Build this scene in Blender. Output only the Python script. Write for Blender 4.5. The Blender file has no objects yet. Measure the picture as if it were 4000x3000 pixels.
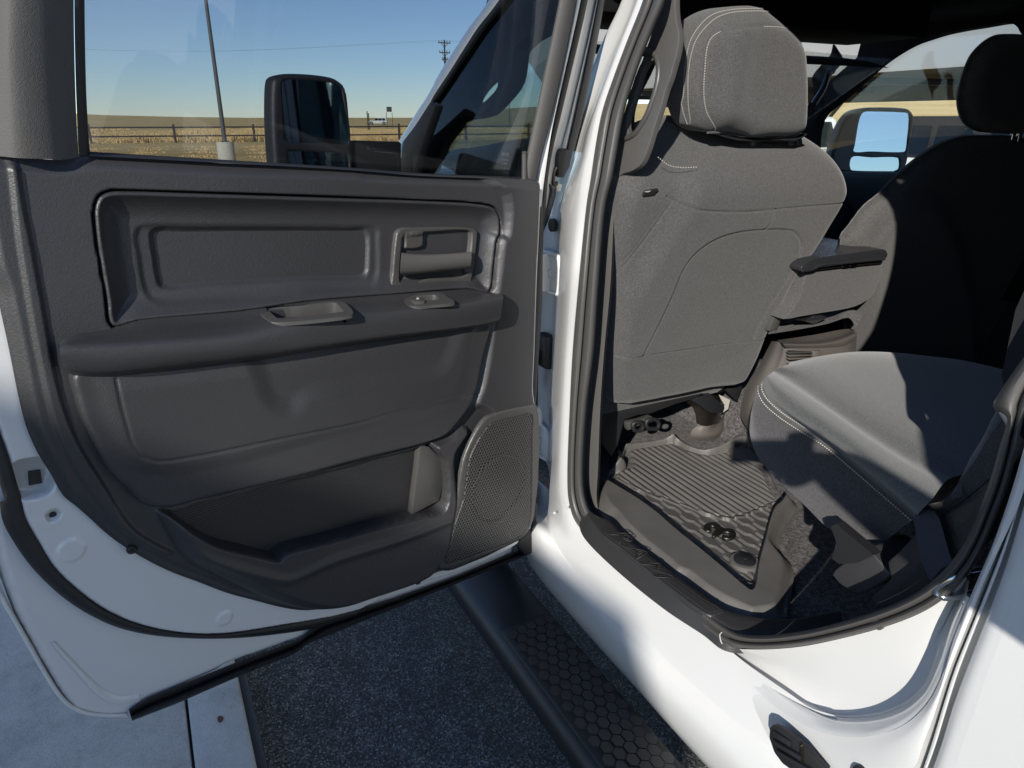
import bpy, bmesh, math, random
import numpy as np
from mathutils import Vector, Matrix
random.seed(4); rng = np.random.default_rng(4)
SC = bpy.context.scene
R = math.radians
# ------------------------------------------------------------------ camera
FPX, CX, CY = 2771., 2000., 1500.
PITCH, YAW, CAMH = R(20.5), R(27.3), 1.8
cam_d = bpy.data.cameras.new('camera'); cam = bpy.data.objects.new('camera', cam_d)
SC.collection.objects.link(cam); SC.camera = cam
cam.location = (0, 0, CAMH)
cam.rotation_euler = (R(90) - PITCH, 0, -YAW - R(90))
cam_d.sensor_width = 36; cam_d.lens = 36 * FPX / 4000
cam_d.clip_start = 0.02; cam_d.clip_end = 6000
# ------------------------------------------------------------------ light
SUN = Vector((-.6266, .666, .403)).normalized()          # towards the sun
el = math.asin(SUN.z); az = math.atan2(SUN.x, SUN.y)
w = bpy.data.worlds.new('World'); SC.world = w; w.use_nodes = True
nt = w.node_tree; nt.nodes.clear()
sky = nt.nodes.new('ShaderNodeTexSky'); sky.sky_type = 'NISHITA'; sky.sun_disc = False
sky.sun_elevation = el; sky.sun_rotation = az; sky.altitude = 1800; sky.air_density = 1.0; sky.dust_density = .0; sky.ozone_density = 4.0
bg = nt.nodes.new('ShaderNodeBackground'); bg.inputs[1].default_value = .14
wo = nt.nodes.new('ShaderNodeOutputWorld')
hs = nt.nodes.new('ShaderNodeHueSaturation'); hs.inputs['Saturation'].default_value = .94; nt.links.new(sky.outputs[0], hs.inputs['Color']); nt.links.new(hs.outputs[0], bg.inputs[0]); nt.links.new(bg.outputs[0], wo.inputs[0])
sl = bpy.data.lights.new('sun', 'SUN'); sl.energy = 4.2; sl.angle = R(.53); sl.color = (1, .95, .87)
so = bpy.data.objects.new('sun', sl); SC.collection.objects.link(so)
so.rotation_euler = SUN.to_track_quat('Z', 'Y').to_euler()
SC.view_settings.view_transform = 'Standard'; SC.view_settings.look = 'None'
SC.view_settings.exposure = .55; SC.view_settings.gamma = 1
# ------------------------------------------------------------------ pixel rays -> points on real planes
hv = np.array([math.cos(YAW), -math.sin(YAW), 0]); rv = np.array([hv[1], -hv[0], 0]); CAM = np.array([0, 0, CAMH])
def ray(p):
    a, b = p[0] - CX, CY - p[1]
    f = FPX * math.cos(PITCH) + b * math.sin(PITCH); z = b * math.cos(PITCH) - FPX * math.sin(PITCH)
    return hv * f + rv * a + np.array([0, 0, z])
class Plane:
    def __init__(s, O, N, U=None):
        s.O = np.array(O, float); s.N = np.array(N, float) / np.linalg.norm(N)
        if U is None:
            U = np.cross([0, 0, 1.], s.N)
            if np.linalg.norm(U) < 1e-3: U = np.array([1., 0, 0])
        U = np.array(U, float); U -= s.N * (U @ s.N); s.U = U / np.linalg.norm(U); s.V = np.cross(s.N, s.U)
    def off(s, d): return Plane(s.O + s.N * d, s.N, s.U)
    def p3(s, p):
        v = ray(p); t = ((s.O - CAM) @ s.N) / (v @ s.N); return CAM + v * t
    def uv(s, p):
        q = s.p3(p) - s.O; return np.array([q @ s.U, q @ s.V])
    def w(s, u, v, h=0): return s.O + s.U * u + s.V * v + s.N * h
    def uvs(s, P): return np.array([s.uv(p) for p in P])
    def pts(s, P): return np.array([s.p3(p) for p in P])
def YP(y): return Plane((0, y, 0), (0, 1, 0), (-1, 0, 0))
def ZP(z): return Plane((0, 0, z), (0, 0, 1), (1, 0, 0))
def XP(x): return Plane((x, 0, 0), (-1, 0, 0), (0, -1, 0))
CR = dict(c1=(0, 0, .6329), c2=(1000, 0, .6329), c3=(2200, 0, .4973), c4=(3000, 0, .4521), c5=(0, 900, .6329), c6=(1200, 900, .5425),
          c7=(2200, 800, .6329), c8=(2800, 700, .5425), d1=(0, 1950, .6329), d2=(900, 1950, .6329), d3=(2100, 1600, .5425),
          d4=(2800, 1300, .5425), d5=(2800, 2100, .5425), d6=(1800, 2100, .5425), d7=(1900, 500, .3014), d8=(1900, 1000, .7236), f0=(0, 0, 1.8083))
def T(txt):
    """traced points: 'c1 x,y x,y d2 x,y' -> photograph coordinates"""
    out = []; c = (0, 0, 1); nm = 'F'; src = []
    side = dict(c1='L', c5='L', d1='L', c2='R', c6='R', d2='R')
    for t in txt.split():
        if t in CR: c = CR[t]; nm = t
        elif t == 'F': c = (0, 0, 1); nm = 'F'
        else:
            a, b = t.split(','); p = (c[0] + float(a) * c[2], c[1] + float(b) * c[2]); s_ = side.get(nm)
            if s_ == 'R':
                while out and src[-1] == 'L' and out[-1][0] >= p[0] - 5 and abs(out[-1][1] - p[1]) < 130: out.pop(); src.pop()
            if s_ == 'L' and src and src[-1] == 'R' and p[0] >= out[-1][0] - 5 and abs(out[-1][1] - p[1]) < 130: continue
            out.append(p); src.append(s_)
    return out
# ------------------------------------------------------------------ curves
def catmull(P, n=6, closed=False):
    P = np.array(P, float); m = len(P); out = []
    if m < 3: return P
    rngi = range(m) if closed else range(m - 1)
    for i in rngi:
        p1, p2 = P[i], P[(i + 1) % m]
        p0 = P[(i - 1) % m] if (closed or i > 0) else 2 * p1 - p2
        p3 = P[(i + 2) % m] if (closed or i < m - 2) else 2 * p2 - p1
        # centripetal
        a = max(np.linalg.norm(p1 - p0), 1e-6) ** .5; b = max(np.linalg.norm(p2 - p1), 1e-6) ** .5; c = max(np.linalg.norm(p3 - p2), 1e-6) ** .5
        m1 = (p1 - p0) / a - (p2 - p0) / (a + b) + (p2 - p1) / b; m2 = (p2 - p1) / b - (p3 - p1) / (b + c) + (p3 - p2) / c
        m1 *= b; m2 *= b
        for k in range(n):
            t = k / n
            out.append((2*t**3-3*t**2+1)*p1 + (t**3-2*t**2+t)*m1 + (-2*t**3+3*t**2)*p2 + (t**3-t**2)*m2)
    if not closed: out.append(P[-1])
    return np.array(out)
def resample(P, n):
    P = np.array(P, float); s = np.r_[0, np.cumsum(np.linalg.norm(np.diff(P, axis=0), axis=1))]
    q = np.linspace(0, s[-1], n); return np.stack([np.interp(q, s, P[:, k]) for k in range(P.shape[1])], 1)
def segdist(Q, poly, closed=True):
    A = np.array(poly, float); B = np.roll(A, -1, 0) if closed else A[1:]
    if not closed: A = A[:-1]
    best = np.full(len(Q), 1e9); near = np.zeros((len(Q), 2))
    for a, b in zip(A, B):
        ab = b - a; L = max(ab @ ab, 1e-12); t = np.clip(((Q - a) @ ab) / L, 0, 1)
        c = a + t[:, None] * ab; dd = np.linalg.norm(Q - c, axis=1); m = dd < best
        best[m] = dd[m]; near[m] = c[m]
    return best, near
def inside(Q, poly):
    A = np.array(poly, float); B = np.roll(A, -1, 0); r = np.zeros(len(Q), bool)
    for a, b in zip(A, B):
        if a[1] == b[1]: continue
        c = ((a[1] > Q[:, 1]) != (b[1] > Q[:, 1])) & (Q[:, 0] < (b[0] - a[0]) * (Q[:, 1] - a[1]) / (b[1] - a[1]) + a[0]); r ^= c
    return r
def sdf(Q, poly):
    d, near = segdist(Q, poly); i = inside(Q, poly); return np.where(i, d, -d), near
def sst(a, b, x):
    t = np.clip((x - a) / (b - a), 0, 1); return t * t * (3 - 2 * t)
# ------------------------------------------------------------------ objects
def link(o): SC.collection.objects.link(o)
def attach(o, parent):
    if parent:
        o.parent = parent; o.matrix_parent_inverse = Matrix.Translation(-WL(parent))
def WL(o):
    v = Vector((0, 0, 0))
    while o: v += o.location; o = o.parent if False else None
    return v
def mesh(name, V, Fc, mat, parent=None, smooth=True, sharp=38, mats=None, fm=None):
    me = bpy.data.meshes.new(name); me.from_pydata([tuple(v) for v in V], [], [tuple(f) for f in Fc]); me.update()
    if mats:
        for m in mats: me.materials.append(m)
        if fm is not None: me.polygons.foreach_set('material_index', fm)
    else: me.materials.append(mat)
    if smooth:
        me.polygons.foreach_set('use_smooth', [True] * len(me.polygons))
        if sharp: me.set_sharp_from_angle(angle=R(sharp))
    o = bpy.data.objects.new(name, me); link(o)
    if parent: attach(o, parent)
    return o
def bmobj(name, bm, mat, parent=None, sharp=38, smooth=True):
    me = bpy.data.meshes.new(name); bm.to_mesh(me); bm.free(); me.materials.append(mat)
    if smooth:
        me.polygons.foreach_set('use_smooth', [True] * len(me.polygons)); me.set_sharp_from_angle(angle=R(sharp))
    o = bpy.data.objects.new(name, me); link(o)
    if parent: attach(o, parent)
    return o
def tag(o, label=None, cat=None, group=None, kind=None):
    if label: o['label'] = label
    if cat: o['category'] = cat
    if group: o['group'] = group
    if kind: o['kind'] = kind
    return o
def empty(name, loc=(0, 0, 0)):
    o = bpy.data.objects.new(name, None); link(o); o.location = loc; o.empty_display_size = .2; return o
def relief(name, pl, outline, mat, parent=None, res=.004, feats=(), thick=.02, edge=0, extra=None, smo=5, back=False, uvout=None, sharp=None):
    """a moulded sheet: outline traced on plane pl, height from features"""
    poly = uvout if uvout is not None else pl.uvs(outline)
    if smo: poly = catmull(poly, smo, True)
    lo, hi = poly.min(0), poly.max(0)
    nx, ny = int((hi[0] - lo[0]) / res) + 3, int((hi[1] - lo[1]) / res) + 3
    gx, gy = np.meshgrid(lo[0] - res + np.arange(nx) * res, lo[1] - res + np.arange(ny) * res, indexing='ij')
    Q = np.stack([gx.ravel(), gy.ravel()], 1); d, near = sdf(Q, poly)
    ok = (d > -.5 * res).reshape(nx, ny)
    cell = ok[:-1, :-1] & ok[1:, :-1] & ok[1:, 1:] & ok[:-1, 1:]
    I, J = np.nonzero(cell); idx = lambda i, j: i * ny + j
    quads = np.stack([idx(I, J), idx(I + 1, J), idx(I + 1, J + 1), idx(I, J + 1)], 1)
    used = np.unique(quads); mp = -np.ones(len(Q), int); mp[used] = np.arange(len(used))
    quads = mp[quads]; Q = Q[used]; d = d[used]; near = near[used]
    E = np.concatenate([quads[:, [0, 1]], quads[:, [1, 2]], quads[:, [2, 3]], quads[:, [3, 0]]])
    key = np.sort(E, 1); _, inv, cnt = np.unique(key, axis=0, return_inverse=True, return_counts=True)
    bE = E[cnt[inv.ravel()] == 1]; bv = np.unique(bE)
    Q[bv] = near[bv]; d[bv] = 0
    h = np.zeros(len(Q))
    if edge: 
        t = np.clip(d / edge, 0, 1); h -= edge * (1 - np.sqrt(np.clip(1 - (1 - t) ** 2, 0, 1)))
    h = apply_feats(pl, Q, h, feats)
    if extra: h = extra(Q, h, d)
    P = pl.O + Q[:, :1] * pl.U + Q[:, 1:] * pl.V + h[:, None] * pl.N
    V = [P]; Fc = quads.tolist(); n = len(P)
    bb = P.copy()[bv] * 1.0
    low = (pl.O + Q[bv][:, :1] * pl.U + Q[bv][:, 1:] * pl.V - thick * pl.N)
    m2 = {int(b): n + k for k, b in enumerate(bv)}
    V.append(low); Fc += [(int(b), int(a), m2[int(a)], m2[int(b)]) for a, b in bE]
    if back:
        n2 = n + len(low); bp = pl.O + Q[:, :1] * pl.U + Q[:, 1:] * pl.V - (thick + np.minimum(d, .05)[:, None] * .6) * pl.N
        V.append(bp); Fc += [tuple(n2 + k for k in q[::-1]) for q in quads.tolist()]
    return mesh(name, np.concatenate(V), Fc, mat, parent, True, sharp)
def apply_feats(pl, Q, h, feats):
    for f in feats:
        k = f[0]
        if k in ('in', 'out', 'mid'):
            poly = pl.uvs(f[1]) if not (len(f) > 4 and f[4] == 'uv') else np.array(f[1])
            poly = catmull(poly, 5, True)
            dd, _ = sdf(Q, poly); wd = f[3]
            if k == 'in' and len(f) > 4 and f[4] == 'lip':
                t = np.clip(dd / wd, 0, 1); h = h + f[2] * (1 - (1 - t) ** 2.2); continue
            a, b = dict(**{'in': (0, wd), 'out': (-wd, 0), 'mid': (-wd / 2, wd / 2)})[k]
            h = h + f[2] * sst(a, b, dd)
        elif k == 'line':
            pp = catmull(pl.uvs(f[1]), 5); dd, _ = segdist(Q, pp, False); h = h + f[2] * np.exp(-(dd / f[3]) ** 2)
        elif k == 'lineuv':
            pp = catmull(f[1], 5); dd, _ = segdist(Q, pp, False); h = h + f[2] * np.exp(-(dd / f[3]) ** 2)
    return h
def loft(name, curves, mat, parent=None, nu=60, nv=4, linear=False, flip=False, thick=0, sharp=38, smu=5):
    C = [resample(catmull(c, smu) if (smu and len(c) > 2) else np.array(c, float), nu) for c in curves]
    C = np.array(C)
    rows = []
    if linear or len(C) < 3:
        for i in range(len(C) - 1):
            for k in range(nv): rows.append(C[i] * (1 - k / nv) + C[i + 1] * k / nv)
        rows.append(C[-1])
    else:
        G = np.array([catmull(C[:, j], nv) for j in range(nu)]); rows = [G[:, i] for i in range(G.shape[1])]
    rows = np.array(rows); m = len(rows)
    V = rows.reshape(-1, 3); Fc = []
    for i in range(m - 1):
        for j in range(nu - 1):
            q = (i * nu + j, i * nu + j + 1, (i + 1) * nu + j + 1, (i + 1) * nu + j); Fc.append(q[::-1] if flip else q)
    return mesh(name, V, Fc, mat, parent, True, sharp)
def tube(name, P, r, mat, parent=None, seg=10, closed=False, n=6, sub=True, caps=True, ratio=1, upv=None):
    P = catmull(P, n, closed) if sub and len(P) > 2 else np.array(P, float)
    m = len(P); rr = r if callable(r) else (lambda t: r); V = []; Fc = []; prev = None
    for i in range(m):
        a = P[(i - 1) % m] if (closed or i) else P[i]; b = P[(i + 1) % m] if (closed or i < m - 1) else P[i]
        t = b - a; t /= max(np.linalg.norm(t), 1e-9)
        if upv is not None: x = np.array(upv, float)
        elif prev is None: x = np.array([0, 0, 1.]) if abs(t[2]) < .9 else np.array([1., 0, 0])
        else: x = prev
        x = x - t * (x @ t); x /= max(np.linalg.norm(x), 1e-9); prev = x; y = np.cross(t, x); q = rr(i / max(m - 1, 1))
        for k in range(seg):
            an = 2 * math.pi * k / seg; V.append(P[i] + q * (x * math.cos(an) * ratio + y * math.sin(an)))
    for i in range(m if closed else m - 1):
        for k in range(seg):
            j = (i + 1) % m; k2 = (k + 1) % seg; Fc.append((i * seg + k, i * seg + k2, j * seg + k2, j * seg + k))
    if caps and not closed: Fc.append(tuple(range(seg))[::-1]); Fc.append(tuple((m - 1) * seg + k for k in range(seg)))
    return mesh(name, V, Fc, mat, parent, True, 50)
def prism3(name, front, vec, mat, parent=None, bev=0, seg=2, sharp=30):
    """extrude a planar 3D outline by vec, bevelled"""
    bm = bmesh.new(); vs = [bm.verts.new(tuple(p)) for p in front]; f = bm.faces.new(vs); f.normal_update()
    if f.normal.dot(Vector(vec)) > 0: f.normal_flip()
    r = bmesh.ops.extrude_face_region(bm, geom=[f])
    nv = [e for e in r['geom'] if isinstance(e, bmesh.types.BMVert)]
    for v in nv: v.co += Vector(vec)
    bmesh.ops.recalc_face_normals(bm, faces=bm.faces[:])
    if bev:
        es = [e for e in bm.edges if e.calc_face_angle(0) > R(30)]
        bmesh.ops.bevel(bm, geom=es, offset=bev, segments=seg, affect='EDGES', profile=.5, clamp_overlap=True)
    return bmobj(name, bm, mat, parent, sharp)
def prism(name, pl, outline, thick, mat, parent=None, bev=0, smo=0, seg=2):
    P = pl.pts(outline)
    if smo: P = catmull(P, smo, True)
    return prism3(name, P, -pl.N * thick, mat, parent, bev, seg)
def box(name, c, s, mat, parent=None, rot=None, bev=0, seg=2):
    bm = bmesh.new(); bmesh.ops.create_cube(bm, size=1)
    bmesh.ops.scale(bm, vec=s, verts=bm.verts)
    if bev: bmesh.ops.bevel(bm, geom=bm.edges[:], offset=bev, segments=seg, affect='EDGES', profile=.5)
    if rot: bmesh.ops.rotate(bm, matrix=Matrix.Rotation(rot[0], 3, rot[1]), verts=bm.verts)
    bmesh.ops.translate(bm, vec=c, verts=bm.verts)
    return bmobj(name, bm, mat, parent)
def join(name, objs, parent=None):
    """merge builders into one mesh, keeping materials"""
    bm = bmesh.new(); ml = []
    for o in objs:
        off = len(bm.faces); mi = []
        for m in o.data.materials:
            if m not in ml: ml.append(m)
            mi.append(ml.index(m))
        bm.from_mesh(o.data); bm.faces.ensure_lookup_table()
        for f in bm.faces[off:]: f.material_index = mi[f.material_index]
        bpy.data.objects.remove(o)
    me = bpy.data.meshes.new(name); bm.to_mesh(me); bm.free()
    for m in ml: me.materials.append(m)
    me.set_sharp_from_angle(angle=R(38))
    o = bpy.data.objects.new(name, me); link(o)
    if parent: attach(o, parent)
    return o
# ------------------------------------------------------------------ materials
def mat(name, col, rough=.5, metal=0, coat=0, spec=.5, sheen=0):
    m = bpy.data.materials.new(name); m.use_nodes = True; b = m.node_tree.nodes['Principled BSDF']
    b.inputs['Base Color'].default_value = (*col, 1); b.inputs['Roughness'].default_value = rough; b.inputs['Metallic'].default_value = metal
    b.inputs['Coat Weight'].default_value = coat; b.inputs['Coat Roughness'].default_value = .04
    b.inputs['Specular IOR Level'].default_value = spec
    if sheen: b.inputs['Sheen Weight'].default_value = sheen; b.inputs['Sheen Roughness'].default_value = .5
    return m
def N(m, t, **kw):
    n = m.node_tree.nodes.new(t)
    for k, v in kw.items():
        if k in n.inputs: n.inputs[k].default_value = v
        else: setattr(n, k, v)
    return n
def L(m, a, b): m.node_tree.links.new(a, b)
def co(m, scale=None):
    t = N(m, 'ShaderNodeTexCoord')
    if scale is None: return t.outputs['Object']
    mp = N(m, 'ShaderNodeMapping'); mp.inputs['Scale'].default_value = scale; L(m, t.outputs['Object'], mp.inputs[0]); return mp.outputs[0]
def bump(m, hsock, dist, strength=1.0, prev=None):
    b = N(m, 'ShaderNodeBump'); b.inputs['Strength'].default_value = strength; b.inputs['Distance'].default_value = dist
    L(m, hsock, b.inputs['Height'])
    if prev is not None: L(m, prev, b.inputs['Normal'])
    L(m, b.outputs[0], m.node_tree.nodes['Principled BSDF'].inputs['Normal']); return b.outputs[0]
def ramp(m, sock, stops):
    r = N(m, 'ShaderNodeValToRGB'); e = r.color_ramp.elements
    while len(e) < len(stops): e.new(.5)
    for q, (p, c) in zip(e, stops): q.position = p; q.color = (*c, 1) if len(c) == 3 else c
    L(m, sock, r.inputs[0]); return r.outputs[0]
def noise(m, scale, detail=3, vec=None, rough=.5):
    n = N(m, 'ShaderNodeTexNoise'); n.inputs['Scale'].default_value = scale; n.inputs['Detail'].default_value = detail; n.inputs['Roughness'].default_value = rough
    L(m, vec if vec is not None else co(m), n.inputs['Vector']); return n.outputs[0]
def voro(m, scale, feature='F1', vec=None, out=0):
    n = N(m, 'ShaderNodeTexVoronoi'); n.feature = feature; n.inputs['Scale'].default_value = scale
    L(m, vec if vec is not None else co(m), n.inputs['Vector']); return n.outputs[out]
def base(m): return m.node_tree.nodes['Principled BSDF'].inputs['Base Color']
def grain(name, col, rough=.45, gs=420, gd=.0007, var=.15):
    m = mat(name, col, rough)
    v = voro(m, gs, 'SMOOTH_F1'); n = noise(m, gs * .35, 2)
    mx = N(m, 'ShaderNodeMath', operation='ADD'); L(m, v, mx.inputs[0]); L(m, n, mx.inputs[1]); bump(m, mx.outputs[0], gd, 1)
    c = ramp(m, noise(m, 2.3, 5), [(.3, tuple(x * (1 - var) for x in col)), (.7, tuple(x * (1 + var) for x in col))]); L(m, c, base(m))
    return m
def fabric(name, col, var=.45, sc=900, bd=.0006, sheen=.25):
    m = mat(name, col, .92, spec=.15, sheen=sheen); n = noise(m, sc, 2, rough=.8); n2 = noise(m, sc * .25, 3, rough=.7)
    ad = N(m, 'ShaderNodeMath', operation='ADD'); L(m, n, ad.inputs[0]); L(m, n2, ad.inputs[1])
    hf = N(m, 'ShaderNodeMath', operation='MULTIPLY'); L(m, ad.outputs[0], hf.inputs[0]); hf.inputs[1].default_value = .5
    c = ramp(m, hf.outputs[0], [(.38, tuple(x * (1 - var) for x in col)), (.52, col), (.66, tuple(min(1, x * (1 + var * 1.3)) for x in col))]); L(m, c, base(m))
    bump(m, hf.outputs[0], bd, 1); return m
PAINT = mat('white_paint', (.60, .60, .59), .32, coat=.9)
_n = ramp(PAINT, noise(PAINT, 3, 4), [(.3, (.59, .59, .58)), (.7, (.61, .61, .60))]); L(PAINT, _n, base(PAINT))
bump(PAINT, noise(PAINT, 900, 2), .00004, 1)
TRIM = grain('grained_plastic', (.031, .0306, .0325), .44, 480, .00034)
TRIMD = grain('dark_grained_plastic', (.027, .0265, .027), .42, 480, .0004)
SMOOTHP = mat('satin_plastic', (.058, .056, .053), .38); bump(SMOOTHP, noise(SMOOTHP, 1500, 2), .0001)
CLOTHTRIM = grain('woven_pillar_trim', (.078, .074, .070), .7, 900, .0004)
RUBBER = mat('rubber_seal', (.075, .072, .068), .45); bump(RUBBER, noise(RUBBER, 700, 3), .0002)
RUBD = mat('black_rubber', (.012, .012, .013), .55); bump(RUBD, noise(RUBD, 500, 3), .0002)
SEATG = fabric('grey_seat_cloth', (.081, .0785, .078), .40, 1100)
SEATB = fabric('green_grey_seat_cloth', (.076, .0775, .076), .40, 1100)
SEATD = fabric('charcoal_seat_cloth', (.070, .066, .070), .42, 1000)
CARPET = fabric('carpet_pile', (.10, .093, .092), .9, 420, .004, .1)
HEAD = fabric('black_headliner', (.007, .007, .0078), .3, 600, .0004, 0)
INT = mat('black_interior_plastic', (.014, .014, .016), .6); bump(INT, noise(INT, 500, 3), .0003)
VINYL = mat('black_vinyl', (.022, .023, .026), .24); bump(VINYL, noise(VINYL, 300, 3), .0003)
CONS = mat('console_plastic', (.11, .098, .088), .5); bump(CONS, noise(CONS, 800, 3), .0003)
MATM = mat('mat_rubber', (.085, .080, .074), .5)
_c = ramp(MATM, noise(MATM, 14, 6), [(.3, (.088, .083, .078)), (.7, (.112, .106, .099))]); L(MATM, _c, base(MATM)); bump(MATM, noise(MATM, 900, 2), .0003)
THREAD = mat('pale_thread', (.42, .40, .36), .8)
CHROME = mat('chromed_steel', (.6, .6, .6), .18, 1)
DKMETAL = mat('dark_painted_steel', (.10, .088, .075), .2, .9)
BAR = mat('black_powder_coat', (.016, .017, .020), .38)
bump(BAR, noise(BAR, 1200, 2), .0003)
STEP = grain('step_pad_rubber', (.030, .029, .028), .6, 700, .0006)
MIRRP = mat('tinted_mirror', (.5, .56, .6), .02, 1)
MIRRD = mat('dark_reflection_mirror', (.22, .25, .26), .03, 1)  # silver darkened to stand in for a dark reflection
MIRR = mat('mirror_silver', (.85, .87, .88), .02, 1)
def glassmat(name, tint, refl=.5):
    m = bpy.data.materials.new(name); m.use_nodes = True; t = m.node_tree; t.nodes.clear()
    tr = t.nodes.new('ShaderNodeBsdfTransparent'); tr.inputs[0].default_value = (*tint, 1)
    gl = t.nodes.new('ShaderNodeBsdfGlossy'); gl.inputs['Roughness'].default_value = .0; gl.inputs[0].default_value = (1, 1, 1, 1)
    ge = t.nodes.new('ShaderNodeNewGeometry'); dt = t.nodes.new('ShaderNodeVectorMath'); dt.operation = 'DOT_PRODUCT'
    t.links.new(ge.outputs['Normal'], dt.inputs[0]); t.links.new(ge.outputs['Incoming'], dt.inputs[1])
    def mm(op, a, b=None):
        n = t.nodes.new('ShaderNodeMath'); n.operation = op
        for i, v in enumerate((a, b)):
            if v is None: continue
            if isinstance(v, (int, float)): n.inputs[i].default_value = v
            else: t.links.new(v, n.inputs[i])
        return n.outputs[0]
    fv = mm('ADD', mm('MULTIPLY', mm('POWER', mm('SUBTRACT', 1.0, mm('ABSOLUTE', dt.outputs['Value'])), 5.0), .96), .04)
    class fr: outputs = [fv]
    mx = t.nodes.new('ShaderNodeMixShader'); o = t.nodes.new('ShaderNodeOutputMaterial')
    t.links.new(fr.outputs[0], mx.inputs[0]); t.links.new(tr.outputs[0], mx.inputs[1]); t.links.new(gl.outputs[0], mx.inputs[2]); t.links.new(mx.outputs[0], o.inputs[0]); return m
GLASS = glassmat('sky_dimming_glass', (.53, .55, .57)); GLASSF = glassmat('far_glass', (.92, .94, .93)); GLASSD = glassmat('tinted_glass', (.42, .55, .55)); GLASSV = glassmat('dark_tinted_glass', (.12, .14, .14))  # rear door glass tint deepened to dim the sky behind it
ASPH = mat('asphalt', (.04, .04, .042), .8, spec=.4)
_v = voro(ASPH, 190, 'F1', out=1); _vd = voro(ASPH, 190)
_sep = N(ASPH, 'ShaderNodeSeparateColor'); L(ASPH, _v, _sep.inputs[0])
_c = ramp(ASPH, _sep.outputs[0], [(0, (.022, .021, .02)), (.45, (.065, .061, .057)), (.80, (.13, .124, .116)), (.93, (.22, .21, .195)), (1, (.34, .32, .30))])
_mx = N(ASPH, 'ShaderNodeMix', data_type='RGBA'); _mx.blend_type = 'MULTIPLY'; _mx.inputs[0].default_value = 1
L(ASPH, _c, _mx.inputs[6]); L(ASPH, ramp(ASPH, noise(ASPH, 6, 6, rough=.7), [(.35, (.8, .8, .8)), (.5, (1, 1, 1)), (.68, (1.3, 1.3, 1.3))]), _mx.inputs[7]); L(ASPH, _mx.outputs[2], base(ASPH))
_b = bump(ASPH, _vd, .006, 1); bump(ASPH, noise(ASPH, 60, 4), .004, .6, _b)
CONC = mat('concrete', (.40, .385, .36), .9, spec=.2)
_c = ramp(CONC, noise(CONC, 5, 10, rough=.78), [(.3, (.36, .335, .30)), (.5, (.53, .495, .445)), (.72, (.63, .595, .54))])
_mx = N(CONC, 'ShaderNodeMix', data_type='RGBA'); _mx.blend_type = 'MULTIPLY'; _mx.inputs[0].default_value = 1; L(CONC, _c, _mx.inputs[6])
L(CONC, ramp(CONC, noise(CONC, 420, 2), [(.30, (.5, .48, .45)), (.44, (1, 1, 1))]), _mx.inputs[7]); L(CONC, _mx.outputs[2], base(CONC)); bump(CONC, noise(CONC, 150, 5, rough=.7), .003)
def fieldmat(name, a, b, c, sc=1.0):
    m = mat(name, b, .95, spec=.1)
    n1 = noise(m, .035 * sc, 8, rough=.65); n2 = noise(m, 3.5 * sc, 6, rough=.75)
    ad = N(m, 'ShaderNodeMath', operation='ADD'); L(m, n1, ad.inputs[0]); L(m, n2, ad.inputs[1])
    hf = N(m, 'ShaderNodeMath', operation='MULTIPLY'); L(m, ad.outputs[0], hf.inputs[0]); hf.inputs[1].default_value = .5
    L(m, ramp(m, hf.outputs[0], [(.38, a), (.5, b), (.62, c)]), base(m)); bump(m, n2, .1, .6); return m
NEARG = fieldmat('dry_mown_grass', (.50, .34, .13), (.68, .47, .20), (.78, .57, .27), 1.6)
FARG = fieldmat('golden_grassland', (.62, .43, .17), (.76, .55, .24), (.84, .63, .31), 1)
HILLM = fieldmat('far_grass_hill', (.20, .165, .085), (.31, .26, .14), (.38, .31, .18), .3)
GRASS = mat('dry_grass_blade', (.72, .52, .24), .9)
WOOD = mat('weathered_dark_rail', (.07, .05, .045), .8); bump(WOOD, noise(WOOD, 40, 4), .01)
POLE = mat('dark_steel_pole', (.10, .10, .10), .5)
CONCB = mat('pale_concrete_base', (.55, .52, .42), .85)
# ================================================================== SETTING
def hill(th):
    return np.interp(th, R(np.array([-180, -75, -60, -45, -38, -31, -27, -22, -8, -4, 1, 4, 9, 30, 180])) if False else np.radians([-180, -75, -60, -45, -38, -31, -27, -22, -8, -4, 1, 4, 9, 30, 180]),
                     np.radians([.3, .9, 1.2, 1.1, 1.05, .95, .75, .1, .06, .10, .22, .38, .4, .3, .3]))
def terrain():
    rr = np.r_[0, 3, 6, 10, 15, 20, 26, 34, 44, 56, 70, 90, 120, 160, 210, 270, 340, 420, 520, 700, 1000, 1600, 2600, 4200]
    th = np.linspace(-math.pi, math.pi, 361)[:-1]; V = []; Fc = []
    for i, r_ in enumerate(rr):
        for t in th:
            e = math.tan(hill(t)); s = float(sst(60, 420, r_)); z = (e * min(r_, 420) + 1.8 * float(sst(150, 420, r_))) * s - (0 if r_ < 430 else (r_ - 420) * .012) - .012
            z += .12 * math.sin(r_ * .05 + t * 9) * float(sst(80, 300, r_))
            V.append((r_ * math.cos(t), r_ * math.sin(t), z))
    n = len(th)
    for i in range(len(rr) - 1):
        for j in range(n): k = (j + 1) % n; Fc.append((i * n + j, (i + 1) * n + j, (i + 1) * n + k, i * n + k))
    return mesh('grass_field', V, Fc, FARG, None, True, 0)
tag(terrain(), 'golden dry grassland rising to low far hills', 'field', kind='structure')
def sheet(name, pts, z, m, label, cat):
    o = mesh(name, [(x, y, z) for x, y in pts], [tuple(range(len(pts)))], m, None, False); tag(o, label, cat, kind='structure'); return o
def strip(name, m, inner, outer, z, n=60):
    V = [(*p, z) for p in inner] + [(*p, z) for p in outer]
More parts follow.
